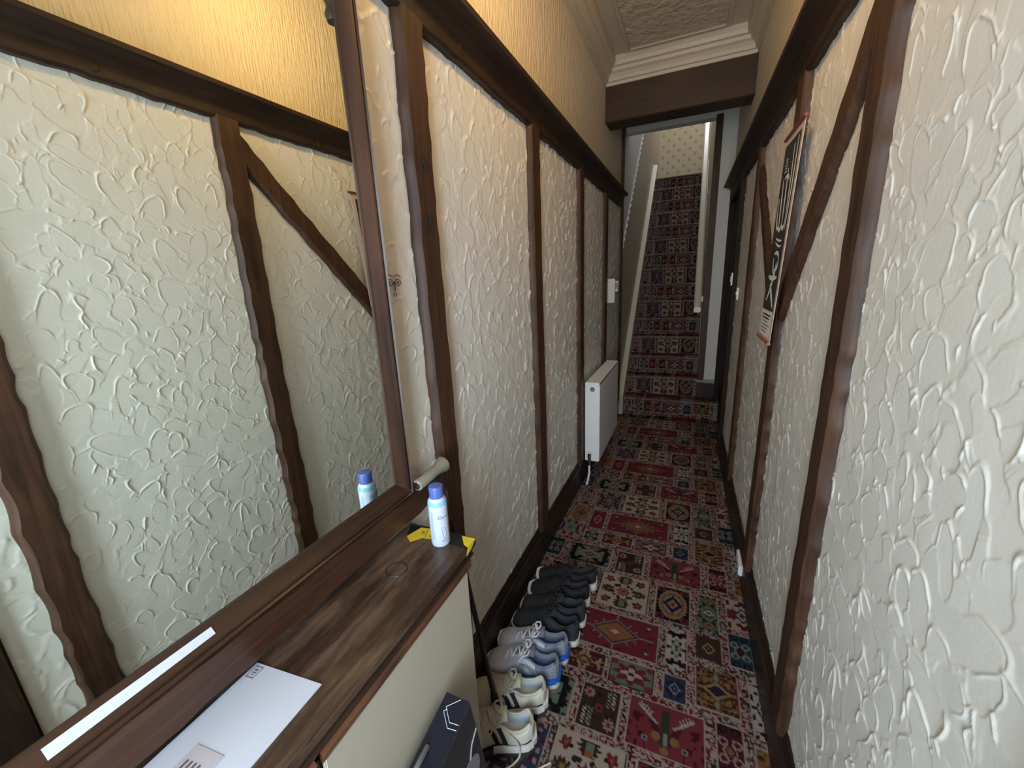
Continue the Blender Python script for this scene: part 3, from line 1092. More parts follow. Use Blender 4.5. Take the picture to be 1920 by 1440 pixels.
# floral wallpaper on the landing end wall
m, nt, b = new_mat('floral_wallpaper')
tc = nt.nodes.new('ShaderNodeTexCoord')
mp = nt.nodes.new('ShaderNodeMapping')
mp.inputs['Scale'].default_value = (8.5, 8.5, 8.5)
mp.inputs['Rotation'].default_value = (0, math.radians(45), 0)
nt.links.new(tc.outputs['Object'], mp.inputs['Vector'])
sp = nt.nodes.new('ShaderNodeSeparateXYZ')
nt.links.new(mp.outputs['Vector'], sp.inputs[0])


def mnode(op, a=None, b_=None, c=None):
    nd = nt.nodes.new('ShaderNodeMath')
    nd.operation = op
    for i_, v_ in enumerate((a, b_, c)):
        if v_ is None:
            continue
        if isinstance(v_, (int, float)):
            nd.inputs[i_].default_value = v_
        else:
            nt.links.new(v_, nd.inputs[i_])
    return nd.outputs[0]


fx = mnode('SUBTRACT', mnode('FRACT', sp.outputs['X']), 0.5)
fz = mnode('SUBTRACT', mnode('FRACT', sp.outputs['Z']), 0.5)
rr = mnode('SQRT', mnode('ADD', mnode('MULTIPLY', fx, fx), mnode('MULTIPLY', fz, fz)))
an = mnode('ARCTAN2', fz, fx)
pet = mnode('ADD', mnode('MULTIPLY', mnode('COSINE', mnode('MULTIPLY', an, 5.0)), 0.09), 0.17)
msk = mnode('LESS_THAN', rr, pet)
mx = nt.nodes.new('ShaderNodeMixRGB')
nt.links.new(msk, mx.inputs['Fac'])
mx.inputs['Color1'].default_value = (0.56, 0.48, 0.33, 1)
mx.inputs['Color2'].default_value = (0.34, 0.26, 0.17, 1)
nt.links.new(mx.outputs['Color'], b.inputs['Base Color'])
b.inputs['Roughness'].default_value = 0.7
M_FLORAL = m
we = MB().box(-0.70, 1.6, 8.0, 8.08, 2.6, 5.6).build('wall_landing', M_FLORAL)
struct(we, 'landing wall with small floral wallpaper at the top of the stairs')
ld = MB().box(-0.70, 1.6, SY0 + GO * NST + 0.02, 8.0, 2.70, 2.806).build('floor_landing', M_SKIRT)
struct(ld, 'upper landing floor')
cl2 = MB().box(-0.8, 1.7, 4.4, 8.1, 5.6, 5.66).build('ceiling_landing', M_PART)
struct(cl2, 'ceiling above the stairwell')
wl2 = MB().box(1.6, 1.68, 6.9, 8.1, 2.6, 5.6).box(0.20, 1.6, 6.92, 7.0, 2.6, 5.6).build('wall_landing_side', M_PART)
struct(wl2, 'side wall of the upper landing')

# ------------------------------------------------------------------ mirror
MX = -0.632
gy0, gy1, gz0, gz1 = -0.25, 0.689, 0.978, 1.985
mirror = empty('wall_mirror', (XL, (gy0 + gy1) / 2, gz0 - 0.05))
tag(mirror, 'large rectangular mirror in a moulded brown wooden frame on left wall', 'mirror')
bpy.context.view_layer.update()
ch(mesh_np('glass', np.array([(MX, gy0 - .01, gz0 - .01), (MX, gy1 + .01, gz0 - .01), (MX, gy1 + .01, gz1 + .01), (MX, gy0 - .01, gz1 + .01),
                              (MX - .004, gy0 - .01, gz0 - .01), (MX - .004, gy1 + .01, gz0 - .01), (MX - .004, gy1 + .01, gz1 + .01), (MX - .004, gy0 - .01, gz1 + .01)]),
                   [[0, 1, 2, 3], [7, 6, 5, 4], [0, 4, 5, 1], [1, 5, 6, 2], [2, 6, 7, 3], [3, 7, 4, 0]], M_MIRROR), mirror)
FP = [(0.0, -0.002), (0.0, 0.003), (0.004, 0.005), (0.022, 0.021), (0.026, 0.022), (0.028, 0.017), (0.031, 0.017), (0.035, 0.023), (0.038, 0.017),
      (0.040, 0.018), (0.043, 0.016), (0.045, 0.008), (0.045, -0.018), (0.0, -0.018)]


def frame_piece(which):
    V = []
    for end in (0, 1):
        for o_, t_ in FP:
            x = MX + t_
            if which == 'bottom':
                V.append((x, (gy0 - o_) if end == 0 else (gy1 + o_), gz0 - o_))
            elif which == 'top':
                V.append((x, (gy0 - o_) if end == 0 else (gy1 + o_), gz1 + o_))
            elif which == 'right':
                V.append((x, gy1 + o_, (gz0 - o_) if end == 0 else (gz1 + o_)))
            else:
                V.append((x, gy0 - o_, (gz0 - o_) if end == 0 else (gz1 + o_)))
    n_ = len(FP)
    F_ = [[i, (i + 1) % n_, n_ + (i + 1) % n_, n_ + i] for i in range(n_)] + [list(range(n_))[::-1], list(range(n_, 2 * n_))]
    return MB().add(V, F_)


for wh in ('bottom', 'top'):
    ch(frame_piece(wh).build('frame_side', M_FRAME), mirror)
for wh in ('right', 'left'):
    ch(frame_piece(wh).build('frame_side', M_FRAMEZ), mirror)
# thin white strip on the lower bevel of the frame
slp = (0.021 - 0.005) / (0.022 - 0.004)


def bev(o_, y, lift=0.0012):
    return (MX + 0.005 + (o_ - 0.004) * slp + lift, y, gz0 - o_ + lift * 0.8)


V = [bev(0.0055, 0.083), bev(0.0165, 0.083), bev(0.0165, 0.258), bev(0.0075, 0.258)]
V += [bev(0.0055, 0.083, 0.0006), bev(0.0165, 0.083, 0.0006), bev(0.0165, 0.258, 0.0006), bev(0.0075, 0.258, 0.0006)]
o = MB().add(V, [[0, 1, 2, 3], [7, 6, 5, 4], [0, 4, 5, 1], [1, 5, 6, 2], [2, 6, 7, 3], [3, 7, 4, 0]]).build('white_strip', M_PAPER)
tag(o, 'narrow white strip lying along the lower mirror frame', 'paper')

# ------------------------------------------------------------------ console shelf cabinet under the mirror
SZ = 0.835
console = empty('hall_cabinet', (-0.55, 0.2, 0))
tag(console, 'cream hall cabinet with a worn dark wooden shelf top under mirror', 'cabinet')
bpy.context.view_layer.update()
SXF = -0.452
ch(MB().box(XL + 0.003, SXF, -0.7, 0.748, SZ - 0.020, SZ).build('shelf_top', M_SHELF, bevel=0.003), console)
mould = [(XL + 0.01, SZ - 0.020), (SXF - 0.002, SZ - 0.020), (SXF - 0.004, SZ - 0.026), (SXF - 0.012, SZ - 0.028), (SXF - 0.010, SZ - 0.034),
         (SXF - 0.004, SZ - 0.038), (SXF - 0.006, SZ - 0.044), (SXF - 0.014, SZ - 0.047), (XL + 0.01, SZ - 0.047)]
ch(MB().extrude(mould, 'y', -0.7, 0.738).build('moulding', M_MOULD), console)
for (ya, yb_) in ((0.276, 0.728), (-0.7, 0.264)):
    n_ = 60
    V = []
    for i in range(n_ + 1):
        y = ya + (yb_ - ya) * i / n_
        wv = 0.0035 * math.sin(y * 23) + 0.0025 * math.sin(y * 51 + 1)
        for xx, zz in ((XL + 0.01, SZ - 0.047), (SXF - 0.010, SZ - 0.047), (SXF - 0.004 + wv * 0.4, SZ - 0.056), (SXF - 0.010, SZ - 0.063 + wv * 0.4), (SXF - 0.006, SZ - 0.068), (SXF - 0.010, SZ - 0.073), (XL + 0.01, SZ - 0.073)):
            V.append((xx, y, zz))
    F = []
    for i in range(n_):
        for j in range(7):
            j2 = (j + 1) % 7
            F.append([i * 7 + j, i * 7 + j2, (i + 1) * 7 + j2, (i + 1) * 7 + j])
    F += [list(range(7))[::-1], list(range(n_ * 7, n_ * 7 + 7))]
    ch(MB().add(V, F).build('apron', M_APRON), console)
ch(MB().box(SXF - 0.020, SXF - 0.010, 0.280, 0.712, 0.0, SZ - 0.073).build('front_panel', M_CREAM, bevel=0.002), console)
ch(MB().box(SXF - 0.020, SXF - 0.010, -0.7, 0.262, 0.0, SZ - 0.073).build('front_panel', M_CREAM, bevel=0.002), console)
ch(MB().box(XL + 0.024, SXF - 0.020, 0.690, 0.708, 0.0, SZ - 0.073).build('side_panel', M_CREAM), console)
ch(MB().box(XL + 0.030, SXF - 0.022, -0.69, 0.688, 0.02, SZ - 0.075).build('carcase', M_BLACK), console)
# ring stain left by a glass
st = MB()
pts = [(-0.565 + 0.024 * math.cos(a_ / 24 * 6.2832), 0.585 + 0.022 * math.sin(a_ / 24 * 6.2832), SZ + 0.0002) for a_ in range(25)]
st.tube(pts, 0.0011, 5, cap=False)
ch(st.build('ring_stain', M_BLACK), console)

# ------------------------------------------------------------------ spray can
can = empty('spray_can', (-0.524, 0.702, SZ))
tag(can, 'white deodorant spray can with blue cap on the shelf', 'spray can')
M_CAN = plain('can_white', (0.58, 0.62, 0.72), rough=0.3, coat=0.3)
M_CAP = plain('can_blue_cap', (0.09, 0.14, 0.42), rough=0.35)
M_CYAN = plain('can_cyan_band', (0.22, 0.55, 0.75), rough=0.35)
M_CTXT = plain('can_print', (0.16, 0.24, 0.42), rough=0.5)
MB().lathe([(0.0195, 0.0), (0.0215, 0.002), (0.0225, 0.006), (0.0225, 0.112), (0.0215, 0.117), (0.0185, 0.122), (0.0175, 0.126)], seg=36).build('can_body', M_CAN, can, smooth=True)
MB().lathe([(0.0228, 0.1085), (0.0230, 0.110), (0.0222, 0.1165), (0.0216, 0.1185)], seg=36).build('cyan_band', M_CYAN, can, smooth=True)
MB().lathe([(0.0165, 0.124), (0.0168, 0.151), (0.0160, 0.154), (0.013, 0.155), (0.001, 0.1545)], seg=36).build('cap', M_CAP, can, smooth=True)


def wrap_patch(name, a0, a1, z0, z1, mat, parent, R_=0.0227, n_=8):
    V, F = [], []
    for i in range(n_ + 1):
        a_ = math.radians(a0 + (a1 - a0) * i / n_)
        for z in (z0, z1):
            V.append((R_ * math.cos(a_), R_ * math.sin(a_), z))
    for i in range(n_):
        F.append([2 * i, 2 * i + 2, 2 * i + 3, 2 * i + 1])
    return MB().add(V, F).build(name, mat, parent, smooth=True)


wrap_patch('side_print', -105, -88, 0.022, 0.095, plain('can_pale_print', (0.38, 0.50, 0.72), rough=0.4), can)
wrap_patch('back_print', 120, 215, 0.022, 0.096, plain('can_blue_print', (0.30, 0.48, 0.70), rough=0.4, noise=0.35, nscale=500), can)
wrap_patch('emblem', 150, 168, 0.092, 0.101, M_CTXT, can, R_=0.02285)
# swooping line drawing on the front
sw = MB()
pts = []
for i in range(22):
    t = i / 21 * 6.0
    a_ = math.radians(-28 + 13 * math.sin(t * 0.9))
    pts.append((0.0228 * math.cos(a_), 0.0228 * math.sin(a_), 0.036 + 0.016 * math.cos(t) + 0.004 * i / 21))
sw.tube(pts, 0.0005, 5)
sw.build('line_print', M_CTXT, can)


def text_obj(s, size, mat, name, parent=None, extrude=0.0002):
    cu = bpy.data.curves.new(name, 'FONT')
    cu.body = s
    cu.size = size
    cu.extrude = extrude
    cu.align_x = 'CENTER'
    cu.align_y = 'CENTER'
    tmp = bpy.data.objects.new('tmp_text', cu)
    COL.objects.link(tmp)
    dg = bpy.context.evaluated_depsgraph_get()
    me = bpy.data.meshes.new_from_object(tmp.evaluated_get(dg))
    bpy.data.objects.remove(tmp)
    me.materials.clear()
    me.materials.append(mat)
    return link(name, me, parent)


def text_on_can(s, size, ang, z, vertical=False, parent=can):
    me = text_obj(s, size, M_CTXT, 'brand_print', parent)
    for v in me.data.vertices:
        x, y = (v.co.x, v.co.y) if not vertical else (v.co.y * -1, v.co.x)
        a_ = math.radians(ang) + x / 0.0228
        v.co = Vector((0.02285 * math.cos(a_), 0.02285 * math.sin(a_), z + y))
    return me


text_on_can('Dove', 0.012, -25, 0.080)
text_on_can('spray', 0.006, -30, 0.018)

# ------------------------------------------------------------------ hazard tape on the shelf end
tape = empty('hazard_tape', (-0.54, 0.72, SZ))
tag(tape, 'strip of black and yellow hazard tape stuck across the shelf end', 'tape')
bpy.context.view_layer.update()
M_YEL = plain('yellow_tape', (0.78, 0.60, 0.04), rough=0.4)
M_BTAPE = plain('black_tape', (0.015, 0.015, 0.017), rough=0.35)


def slab(poly, z0, z1):
    return MB().extrude(poly, 'z', z0, z1)


Z1 = SZ + 0.0002
ch(slab([(-0.640, 0.735), (-0.600, 0.742), (-0.455, 0.744), (-0.453, 0.700), (-0.545, 0.704), (-0.620, 0.690)], Z1, Z1 + 0.0004).build('tape_black', M_BTAPE), tape)
ch(slab([(-0.606, 0.735), (-0.566, 0.740), (-0.545, 0.705), (-0.578, 0.699), (-0.597, 0.676), (-0.620, 0.692)], Z1 + 0.0004, Z1 + 0.0008).build('tape_yellow', M_YEL), tape)
ch(slab([(-0.488, 0.741), (-0.4515, 0.742), (-0.4515, 0.706), (-0.4660, 0.712)], Z1 + 0.0004, Z1 + 0.0008).build('tape_yellow', M_YEL), tape)
V = [(SXF + 0.0004, 0.742, SZ), (SXF + 0.0004, 0.706, SZ), (SXF + 0.0004, 0.698, SZ - 0.018), (SXF + 0.0004, 0.722, SZ - 0.012)]
V += [(x + 0.0005, y, z) for x, y, z in V]
ch(MB().add(V, [[0, 1, 2, 3], [7, 6, 5, 4], [0, 4, 5, 1], [1, 5, 6, 2], [2, 6, 7, 3], [3, 7, 4, 0]]).build('tape_flap', M_YEL), tape)
dd_ = MB()
for (x0, y0, x1, y1) in ((-0.590, 0.722, -0.586, 0.714), (-0.583, 0.730, -0.572, 0.704), (-0.568, 0.728, -0.560, 0.722), (-0.566, 0.712, -0.558, 0.708)):
    dd_.tube([(x0, y0, Z1 + 0.001), (x1, y1, Z1 + 0.001)], 0.0006, 5)
dd_.tube([(-0.588 + 0.004 * math.cos(k), 0.718 + 0.004 * math.sin(k), Z1 + 0.001) for k in np.linspace(0, 6.28, 12)], 0.0006, 5)
ch(dd_.build('pen_marks', M_INK), tape)

# ------------------------------------------------------------------ envelope
env = empty('envelope', (-0.57, 0.22, SZ))
tag(env, 'white windowed envelope lying on the shelf in the foreground', 'envelope')
bpy.context.view_layer.update()
ez = SZ + 0.0004
# slightly domed sheet
V, F = [], []
nx2, ny2 = 9, 13
P00, P10, P01, P11 = np.array((-0.640, 0.313)), np.array((-0.504, 0.326)), np.array((-0.634, 0.060)), np.array((-0.494, 0.072))
for top in (1, 0):
    for i in range(nx2):
        for j in range(ny2):
            u, v = i / (nx2 - 1), j / (ny2 - 1)
            p = (P00 * (1 - u) + P10 * u) * (1 - v) + (P01 * (1 - u) + P11 * u) * v
            bulge = 0.0025 * math.sin(u * 3.14) * math.sin(v * 3.14) + 0.0006
            V.append((p[0], p[1], ez + (bulge + 0.0012 if top else 0.0)))
N_ = nx2 * ny2
for i in range(nx2 - 1):
    for j in range(ny2 - 1):
        a_ = i * ny2 + j
        F.append([a_, a_ + 1, a_ + ny2 + 1, a_ + ny2])
        F.append([N_ + a_, N_ + a_ + ny2, N_ + a_ + ny2 + 1, N_ + a_ + 1])
ring = [i * ny2 for i in range(nx2)] + [(nx2 - 1) * ny2 + j for j in range(1, ny2)] + [i * ny2 + ny2 - 1 for i in range(nx2 - 2, -1, -1)] + [j for j in range(ny2 - 2, 0, -1)]
for a_, b_ in zip(ring, ring[1:] + ring[:1]):
    F.append([a_, N_ + a_, N_ + b_, b_])
ch(MB().add(V, F).build('paper', M_PAPER, smooth=True), env)


def env_pt(u, v, lift=0.0008):
    p = (P00 * (1 - u) + P10 * u) * (1 - v) + (P01 * (1 - u) + P11 * u) * v
    return (p[0], p[1], ez + 0.0018 + 0.0025 * math.sin(u * 3.14) * math.sin(v * 3.14) + lift)


def env_quad(name, u0, u1, v0, v1, mat, lift):
    V, F = [], []
    k = 5
    for i in range(k):
        for j in range(k):
            V.append(env_pt(u0 + (u1 - u0) * i / (k - 1), v0 + (v1 - v0) * j / (k - 1), lift))
    for i in range(k - 1):
        for j in range(k - 1):
            F.append([i * k + j, i * k + j + 1, (i + 1) * k + j + 1, (i + 1) * k + j])
    return ch(MB().add(V, F).build(name, mat, smooth=True), env)


env_quad('window', 0.30, 0.68, 0.48, 0.85, plain('glassine_window', (0.52, 0.49, 0.52), rough=0.25, noise=0.05), 0.0008)
for i in range(4):
    env_quad('address_line', 0.36 + 0.055 * i, 0.385 + 0.055 * i, 0.55, 0.72 + 0.04 * (i % 2), plain('address_ink', (0.10, 0.09, 0.10), rough=0.8), 0.0012)
for (u0, u1, v0, v1) in ((0.04, 0.155, 0.02, 0.025), (0.04, 0.155, 0.095, 0.10), (0.04, 0.047, 0.02, 0.10), (0.148, 0.155, 0.02, 0.10), (0.07, 0.12, 0.04, 0.05), (0.07, 0.13, 0.06, 0.066), (0.08, 0.12, 0.075, 0.08)):
    env_quad('postmark', u0, u1, v0, v1, plain('postmark_ink', (0.13, 0.12, 0.15), rough=0.8), 0.0008)

# ------------------------------------------------------------------ torch beside the mirror
torch = empty('torch', (-0.606, 0.79, 0.955))
tag(torch, 'grey-beige plastic torch clipped to the timber beside the mirror', 'torch')
bpy.context.view_layer.update()
M_TORCH = plain('beige_plastic', (0.25, 0.235, 0.185), rough=0.45, noise=0.06, nscale=60)
ta, tb = Vector((-0.604, 0.735, 0.957)), Vector((-0.604, 0.852, 0.962))
dv = tb - ta
ch(MB().tube([ta, ta + dv * 0.02, ta + dv * 0.62, ta + dv * 0.75, ta + dv * 0.93, tb], [0.0140, 0.0150, 0.0145, 0.0150, 0.0215, 0.0225], 20).build('barrel', M_TORCH, smooth=True), torch)
ch(MB().tube([ta - dv * 0.03, ta + dv * 0.01], [0.0095, 0.0105], 16).build('tail_cap', M_CHROME, smooth=True), torch)
ch(MB().tube([ta + dv * 0.60 + Vector((0.006, 0, -0.010)), ta + dv * 0.72 + Vector((0.007, 0, -0.006))], 0.005, 8).build('switch', M_BLACK), torch)
ch(MB().box(-0.629, -0.600, 0.805, 0.832, 0.925, 0.952).build('clip', M_BLACK, bevel=0.004), torch)

# ------------------------------------------------------------------ pen doodles on the wall and post
dl = MB()


def wl(y, z):
    return (XL + 0.0052, y, z)


def ell(cy, cz, ry, rz, a0=0, a1=360, n_=16):
    return [wl(cy + ry * math.cos(math.radians(a0 + (a1 - a0) * i / n_)), cz + rz * math.sin(math.radians(a0 + (a1 - a0) * i / n_))) for i in range(n_ + 1)]


for cy in (0.777, 0.805):
    dl.tube(ell(cy, 1.455, 0.0100, 0.0075), 0.0009, 5)
    dl.tube(ell(cy, 1.455, 0.003, 0.003), 0.0008, 5)
    dl.tube(ell(cy, 1.462, 0.012, 0.010, 25, 150), 0.0009, 5)
dl.tube(ell(0.791, 1.446, 0.0028, 0.010), 0.0008, 5)
dl.tube(ell(0.791, 1.427, 0.0045, 0.0042), 0.0009, 5)
dl.build('face_doodle', M_INK, wall_left)
for (cy, cz) in ((0.925, 1.735), (0.925, 1.600)):
    fl = MB()
    xx = XL + 0.031
    for k in range(5):
        a_ = k * 2 * math.pi / 5
        fl.tube([(xx, cy + 0.010 * math.cos(a_) + 0.0065 * math.cos(t), cz + 0.012 * math.sin(a_) + 0.008 * math.sin(t)) for t in np.linspace(0, 6.28, 12)], 0.0009, 5)
    fl.tube([(xx, cy + 0.0045 * math.cos(t), cz + 0.005 * math.sin(t)) for t in np.linspace(0, 6.28, 10)], 0.0009, 5)
    fl.build('flower_doodle', M_INK, wall_left)

# ------------------------------------------------------------------ radiator
rad = empty('radiator', (-0.573, 3.0, 0.17))
tag(rad, 'white panel radiator on the left wall near the stairs', 'radiator')
bpy.context.view_layer.update()
ry0, ry1, rx0, rx1, rz0, rz1 = 2.60, 3.375, -0.622, -0.524, 0.178, 0.752
ch(MB().box(rx0 + 0.004, rx1 - 0.006, ry0 + 0.004, ry1 - 0.004, rz0 + 0.01, rz1 - 0.012).build('core', plain('radiator_core', (0.45, 0.45, 0.45), rough=0.5), bevel=0.003), rad)
ch(MB().box(rx1 - 0.010, rx1, ry0 + 0.006, ry1 - 0.006, rz0, rz1 - 0.022).build('front_panel', M_WHITE, bevel=0.004), rad)
ch(MB().box(rx0, rx1 - 0.002, ry0, ry0 + 0.010, rz0 + 0.001, rz1 - 0.003).build('end_panel', M_WHITE, bevel=0.003), rad)
ch(MB().box(rx0, rx1 - 0.002, ry1 - 0.010, ry1, rz0 + 0.001, rz1 - 0.003).build('end_panel', M_WHITE, bevel=0.003), rad)
ch(MB().box(rx0, rx1 - 0.004, ry0 + 0.001, ry1 - 0.001, rz1 - 0.012, rz1).build('top_grille', M_WHITE, bevel=0.003), rad)
ch(MB().box(rx1 - 0.006, rx1 - 0.002, ry0 + 0.01, ry1 - 0.01, rz1 - 0.022, rz1 - 0.010).build('top_slot', plain('radiator_slot', (0.20, 0.19, 0.17), rough=0.5)), rad)
hol = MB().lathe([(0.001, 0.0), (0.016, 0.0), (0.016, 0.002), (0.001, 0.002)], seg=20).build('bleed_hole', plain('radiator_hole', (0.05, 0.05, 0.05), rough=0.6))
hol.rotation_euler = (math.radians(90), 0, 0)
hol.location = ((rx0 + rx1) / 2, ry0 + 0.0002, 0.705)
bpy.context.view_layer.update()
ch(hol, rad)
vp = MB().lathe([(0.001, 0.0), (0.009, 0.0), (0.009, 0.012), (0.006, 0.016), (0.001, 0.016)], seg=12).build('bleed_valve', M_CHROME, smooth=True)
vp.rotation_euler = (math.radians(90), 0, 0)
vp.location = ((rx0 + rx1) / 2, ry0 - 0.0005, 0.703)
bpy.context.view_layer.update()
ch(vp, rad)
vx = -0.585
ch(MB().tube([(vx, ry0 + 0.01, 0.205), (vx, ry0 - 0.030, 0.205)], 0.010, 12).tube([(vx, ry0 - 0.026, 0.160), (vx, ry0 - 0.026, 0.250)], [0.011, 0.013], 12).build('valve', M_CHROME, smooth=True), rad)
ch(MB().tube([(vx, ry0 - 0.026, 0.165), (vx, ry0 - 0.026, 0.10), (vx - 0.010, ry0 - 0.024, 0.04), (vx - 0.02, ry0 - 0.02, 0.0)], 0.0075, 10).build('pipe', M_WHITE, smooth=True), rad)
for yy in (2.75, 3.2):
    ch(MB().box(XL, rx0 + 0.006, yy, yy + 0.03, 0.25, 0.68).build('bracket', M_WHITE), rad)

# ------------------------------------------------------------------ small wall fittings
th = empty('thermostat', (XL + 0.006, 3.62, 1.30))
tag(th, 'cream wall control box with a paper note beside the far post', 'wall control')
bpy.context.view_layer.update()
ch(MB().box(XL, -0.589, 3.50, 3.53, 1.219, 1.417).build('cover', plain('cream_plastic', (0.66, 0.62, 0.52), rough=0.5), bevel=0.004), th)
nt_ = ch(MB().box(-0.603, -0.566, 3.532, 3.540, 1.312, 1.397).build('note', M_PAPER), th)
for i in range(3):
    MB().box(-0.588 + 0.007 * i, -0.584 + 0.007 * i, 3.5312, 3.532, 1.33, 1.385).build('writing', M_INK, nt_)

sw_ = empty('light_switch', (XR(3.41) - 0.03, 3.41, 1.37))
tag(sw_, 'white rocker light switch on the dark door frame', 'switch')
bpy.context.view_layer.update()


def rb(name, a0, a1, y0, y1, z0, z1, mat, parent, bevel=0.002):
    mb_ = MB()
    rbox(mb_, a0, a1, y0, y1, z0, z1)
    return ch(mb_.build(name, mat, bevel=bevel), parent)


rb('plate', 0.030, 0.038, 3.375, 3.445, 1.335, 1.425, M_PLASTIC, sw_)
rb('rocker', 0.038, 0.043, 3.393, 3.427, 1.360, 1.400, plain('grey_rocker', (0.42, 0.42, 0.40), rough=0.4), sw_)
s2 = empty('bell_push', (XR(3.22), 3.22, 1.29))
tag(s2, 'narrow white plastic bell push on the plaster beside the door frame', 'bell push')
bpy.context.view_layer.update()
rb('plate', 0.003, 0.014, 3.19, 3.25, 1.245, 1.325, M_PLASTIC, s2)
rb('button', 0.014, 0.018, 3.205, 3.235, 1.275, 1.30, M_PLASTIC, s2)
s3 = empty('phone_socket', (XR(1.92) - 0.016, 1.92, 0.05))
tag(s3, 'small white telephone socket box on the right skirting board', 'socket')
bpy.context.view_layer.update()
rb('box', 0.0165, 0.030, 1.850, 1.985, 0.062, 0.118, M_PLASTIC, s3, 0.004)
rb('cover', 0.030, 0.033, 1.855, 1.915, 0.066, 0.114, M_WHITE, s3, 0.0015)

# ------------------------------------------------------------------ hanging poster
po = empty('hanging_poster', (0.28, 1.78, 1.2))
tag(po, 'black hanging scroll poster with white brush lettering and red rods', 'poster')
bpy.context.view_layer.update()
PT0, PT1 = (0.289, 1.640), (0.286, 1.905)   # top near, far (x,y)
PB0, PB1 = (0.268, 1.675), (0.266, 1.905)
PZ1, PZ0 = 1.893, 1.185


def pp(u, v, lift=0.0):
    """u 0 far .. 1 near (reading direction left to right), v 0 bottom .. 1 top"""
    x = (PT1[0] * (1 - u) + PT0[0] * u) * v + (PB1[0] * (1 - u) + PB0[0] * u) * (1 - v)
    y = (PT1[1] * (1 - u) + PT0[1] * u) * v + (PB1[1] * (1 - u) + PB0[1] * u) * (1 - v)
    return (x - lift, y, PZ0 + (PZ1 - PZ0) * v)


M_PBLACK = plain('poster_black', (0.022, 0.024, 0.026), rough=0.5)
M_PEDGE = plain('poster_cream_edge', (0.60, 0.48, 0.38), rough=0.6)
M_PWHITE = plain('poster_white', (0.74, 0.74, 0.74), rough=0.6)
M_RED = plain('red_rod', (0.22, 0.05, 0.035), rough=0.4)


def poster_quad(name, u0, u1, v0, v1, mat, lift, thick=0.0):
    V = [pp(u0, v0, lift), pp(u1, v0, lift), pp(u1, v1, lift), pp(u0, v1, lift)]
    F = [[0, 1, 2, 3]]
    if thick:
        V += [pp(u0, v0, lift - thick), pp(u1, v0, lift - thick), pp(u1, v1, lift - thick), pp(u0, v1, lift - thick)]
        F += [[7, 6, 5, 4], [0, 4, 5, 1], [1, 5, 6, 2], [2, 6, 7, 3], [3, 7, 4, 0]]
    return ch(MB().add(V, F).build(name, mat), po)


poster_quad('sheet', 0, 1, 0, 1, M_PEDGE, 0.001, 0.0015)
poster_quad('black_field', 0.0, 0.90, 0.155, 0.965, M_PBLACK, 0.0016)
poster_quad('white_block', 0.0, 0.90, 0.02, 0.150, M_PWHITE, 0.0016)


def stroke(pts, w0, mat=M_PWHITE, lift=0.0022, name='brush_stroke'):
    n_ = len(pts)
    V, F = [], []
    for i, (u, v) in enumerate(pts):
        a_ = pts[max(i - 1, 0)]
        b_ = pts[min(i + 1, n_ - 1)]
        du, dv_ = (b_[0] - a_[0]) * 0.235, (b_[1] - a_[1]) * 0.708
        l_ = math.hypot(du, dv_) or 1
        nu, nv = -dv_ / l_, du / l_
        w_ = w0 * (0.35 + 0.65 * math.sin(math.pi * (i + 0.6) / (n_ + 0.2)))
        V.append(pp(u + nu * w_ / 0.235, v + nv * w_ / 0.708, lift))
        V.append(pp(u - nu * w_ / 0.235, v - nv * w_ / 0.708, lift))
    for i in range(n_ - 1):
        F.append([2 * i, 2 * i + 1, 2 * i + 3, 2 * i + 2])
    return ch(MB().add(V, F).build(name, mat), po)


def bez(p0, p1, p2, n_=12):
    return [((1 - t) ** 2 * p0[0] + 2 * t * (1 - t) * p1[0] + t * t * p2[0], (1 - t) ** 2 * p0[1] + 2 * t * (1 - t) * p1[1] + t * t * p2[1]) for t in np.linspace(0, 1, n_)]


stroke(bez((0.62, 0.93), (0.70, 0.78), (0.74, 0.58)), 0.006)
stroke(bez((0.80, 0.95), (0.84, 0.75), (0.80, 0.55)), 0.007)
stroke(bez((0.44, 0.84), (0.50, 0.70), (0.56, 0.57)), 0.008)
stroke(bez((0.22, 0.80), (0.30, 0.66), (0.36, 0.57)), 0.009)
stroke(bez((0.10, 0.72), (0.12, 0.54), (0.34, 0.57)), 0.008)
stroke(bez((0.30, 0.58), (0.42, 0.53), (0.56, 0.585)), 0.008)
stroke(bez((0.54, 0.58), (0.66, 0.53), (0.76, 0.59)), 0.008)
stroke(bez((0.30, 0.80), (0.50, 0.82), (0.58, 0.78)), 0.006)
stroke(bez((0.28, 0.52), (0.50, 0.50), (0.72, 0.50)), 0.004)
stroke(bez((0.30, 0.50), (0.52, 0.47), (0.74, 0.475)), 0.004)
stroke(bez((0.36, 0.44), (0.62, 0.46), (0.72, 0.41)), 0.007)
stroke(bez((0.72, 0.41), (0.74, 0.36), (0.50, 0.36)), 0.008)
stroke(bez((0.34, 0.42), (0.38, 0.34), (0.62, 0.33)), 0.007)
stroke(bez((0.14, 0.33), (0.40, 0.31), (0.78, 0.325)), 0.009)
stroke(bez((0.60, 0.40), (0.60, 0.30), (0.20, 0.20)), 0.009)
stroke(bez((0.36, 0.29), (0.56, 0.24), (0.80, 0.175)), 0.011)
for i in range(5):
    stroke([(0.20 + 0.03 * (i % 2), 0.89 - 0.014 * i), (0.34, 0.89 - 0.014 * i)], 0.0022, name='small_print')
for i in range(6):
    stroke([(0.10, 0.130 - 0.018 * i), (0.45, 0.130 - 0.018 * i), (0.80 - 0.08 * (i % 3), 0.130 - 0.018 * i)], 0.0035 if i < 2 else 0.0016, M_INK, name='small_print')
ch(MB().tube([Vector(pp(-0.03, 1.0, 0.004)), Vector(pp(1.06, 1.0, 0.004))], 0.006, 10).build('top_rod', M_RED, smooth=True), po)
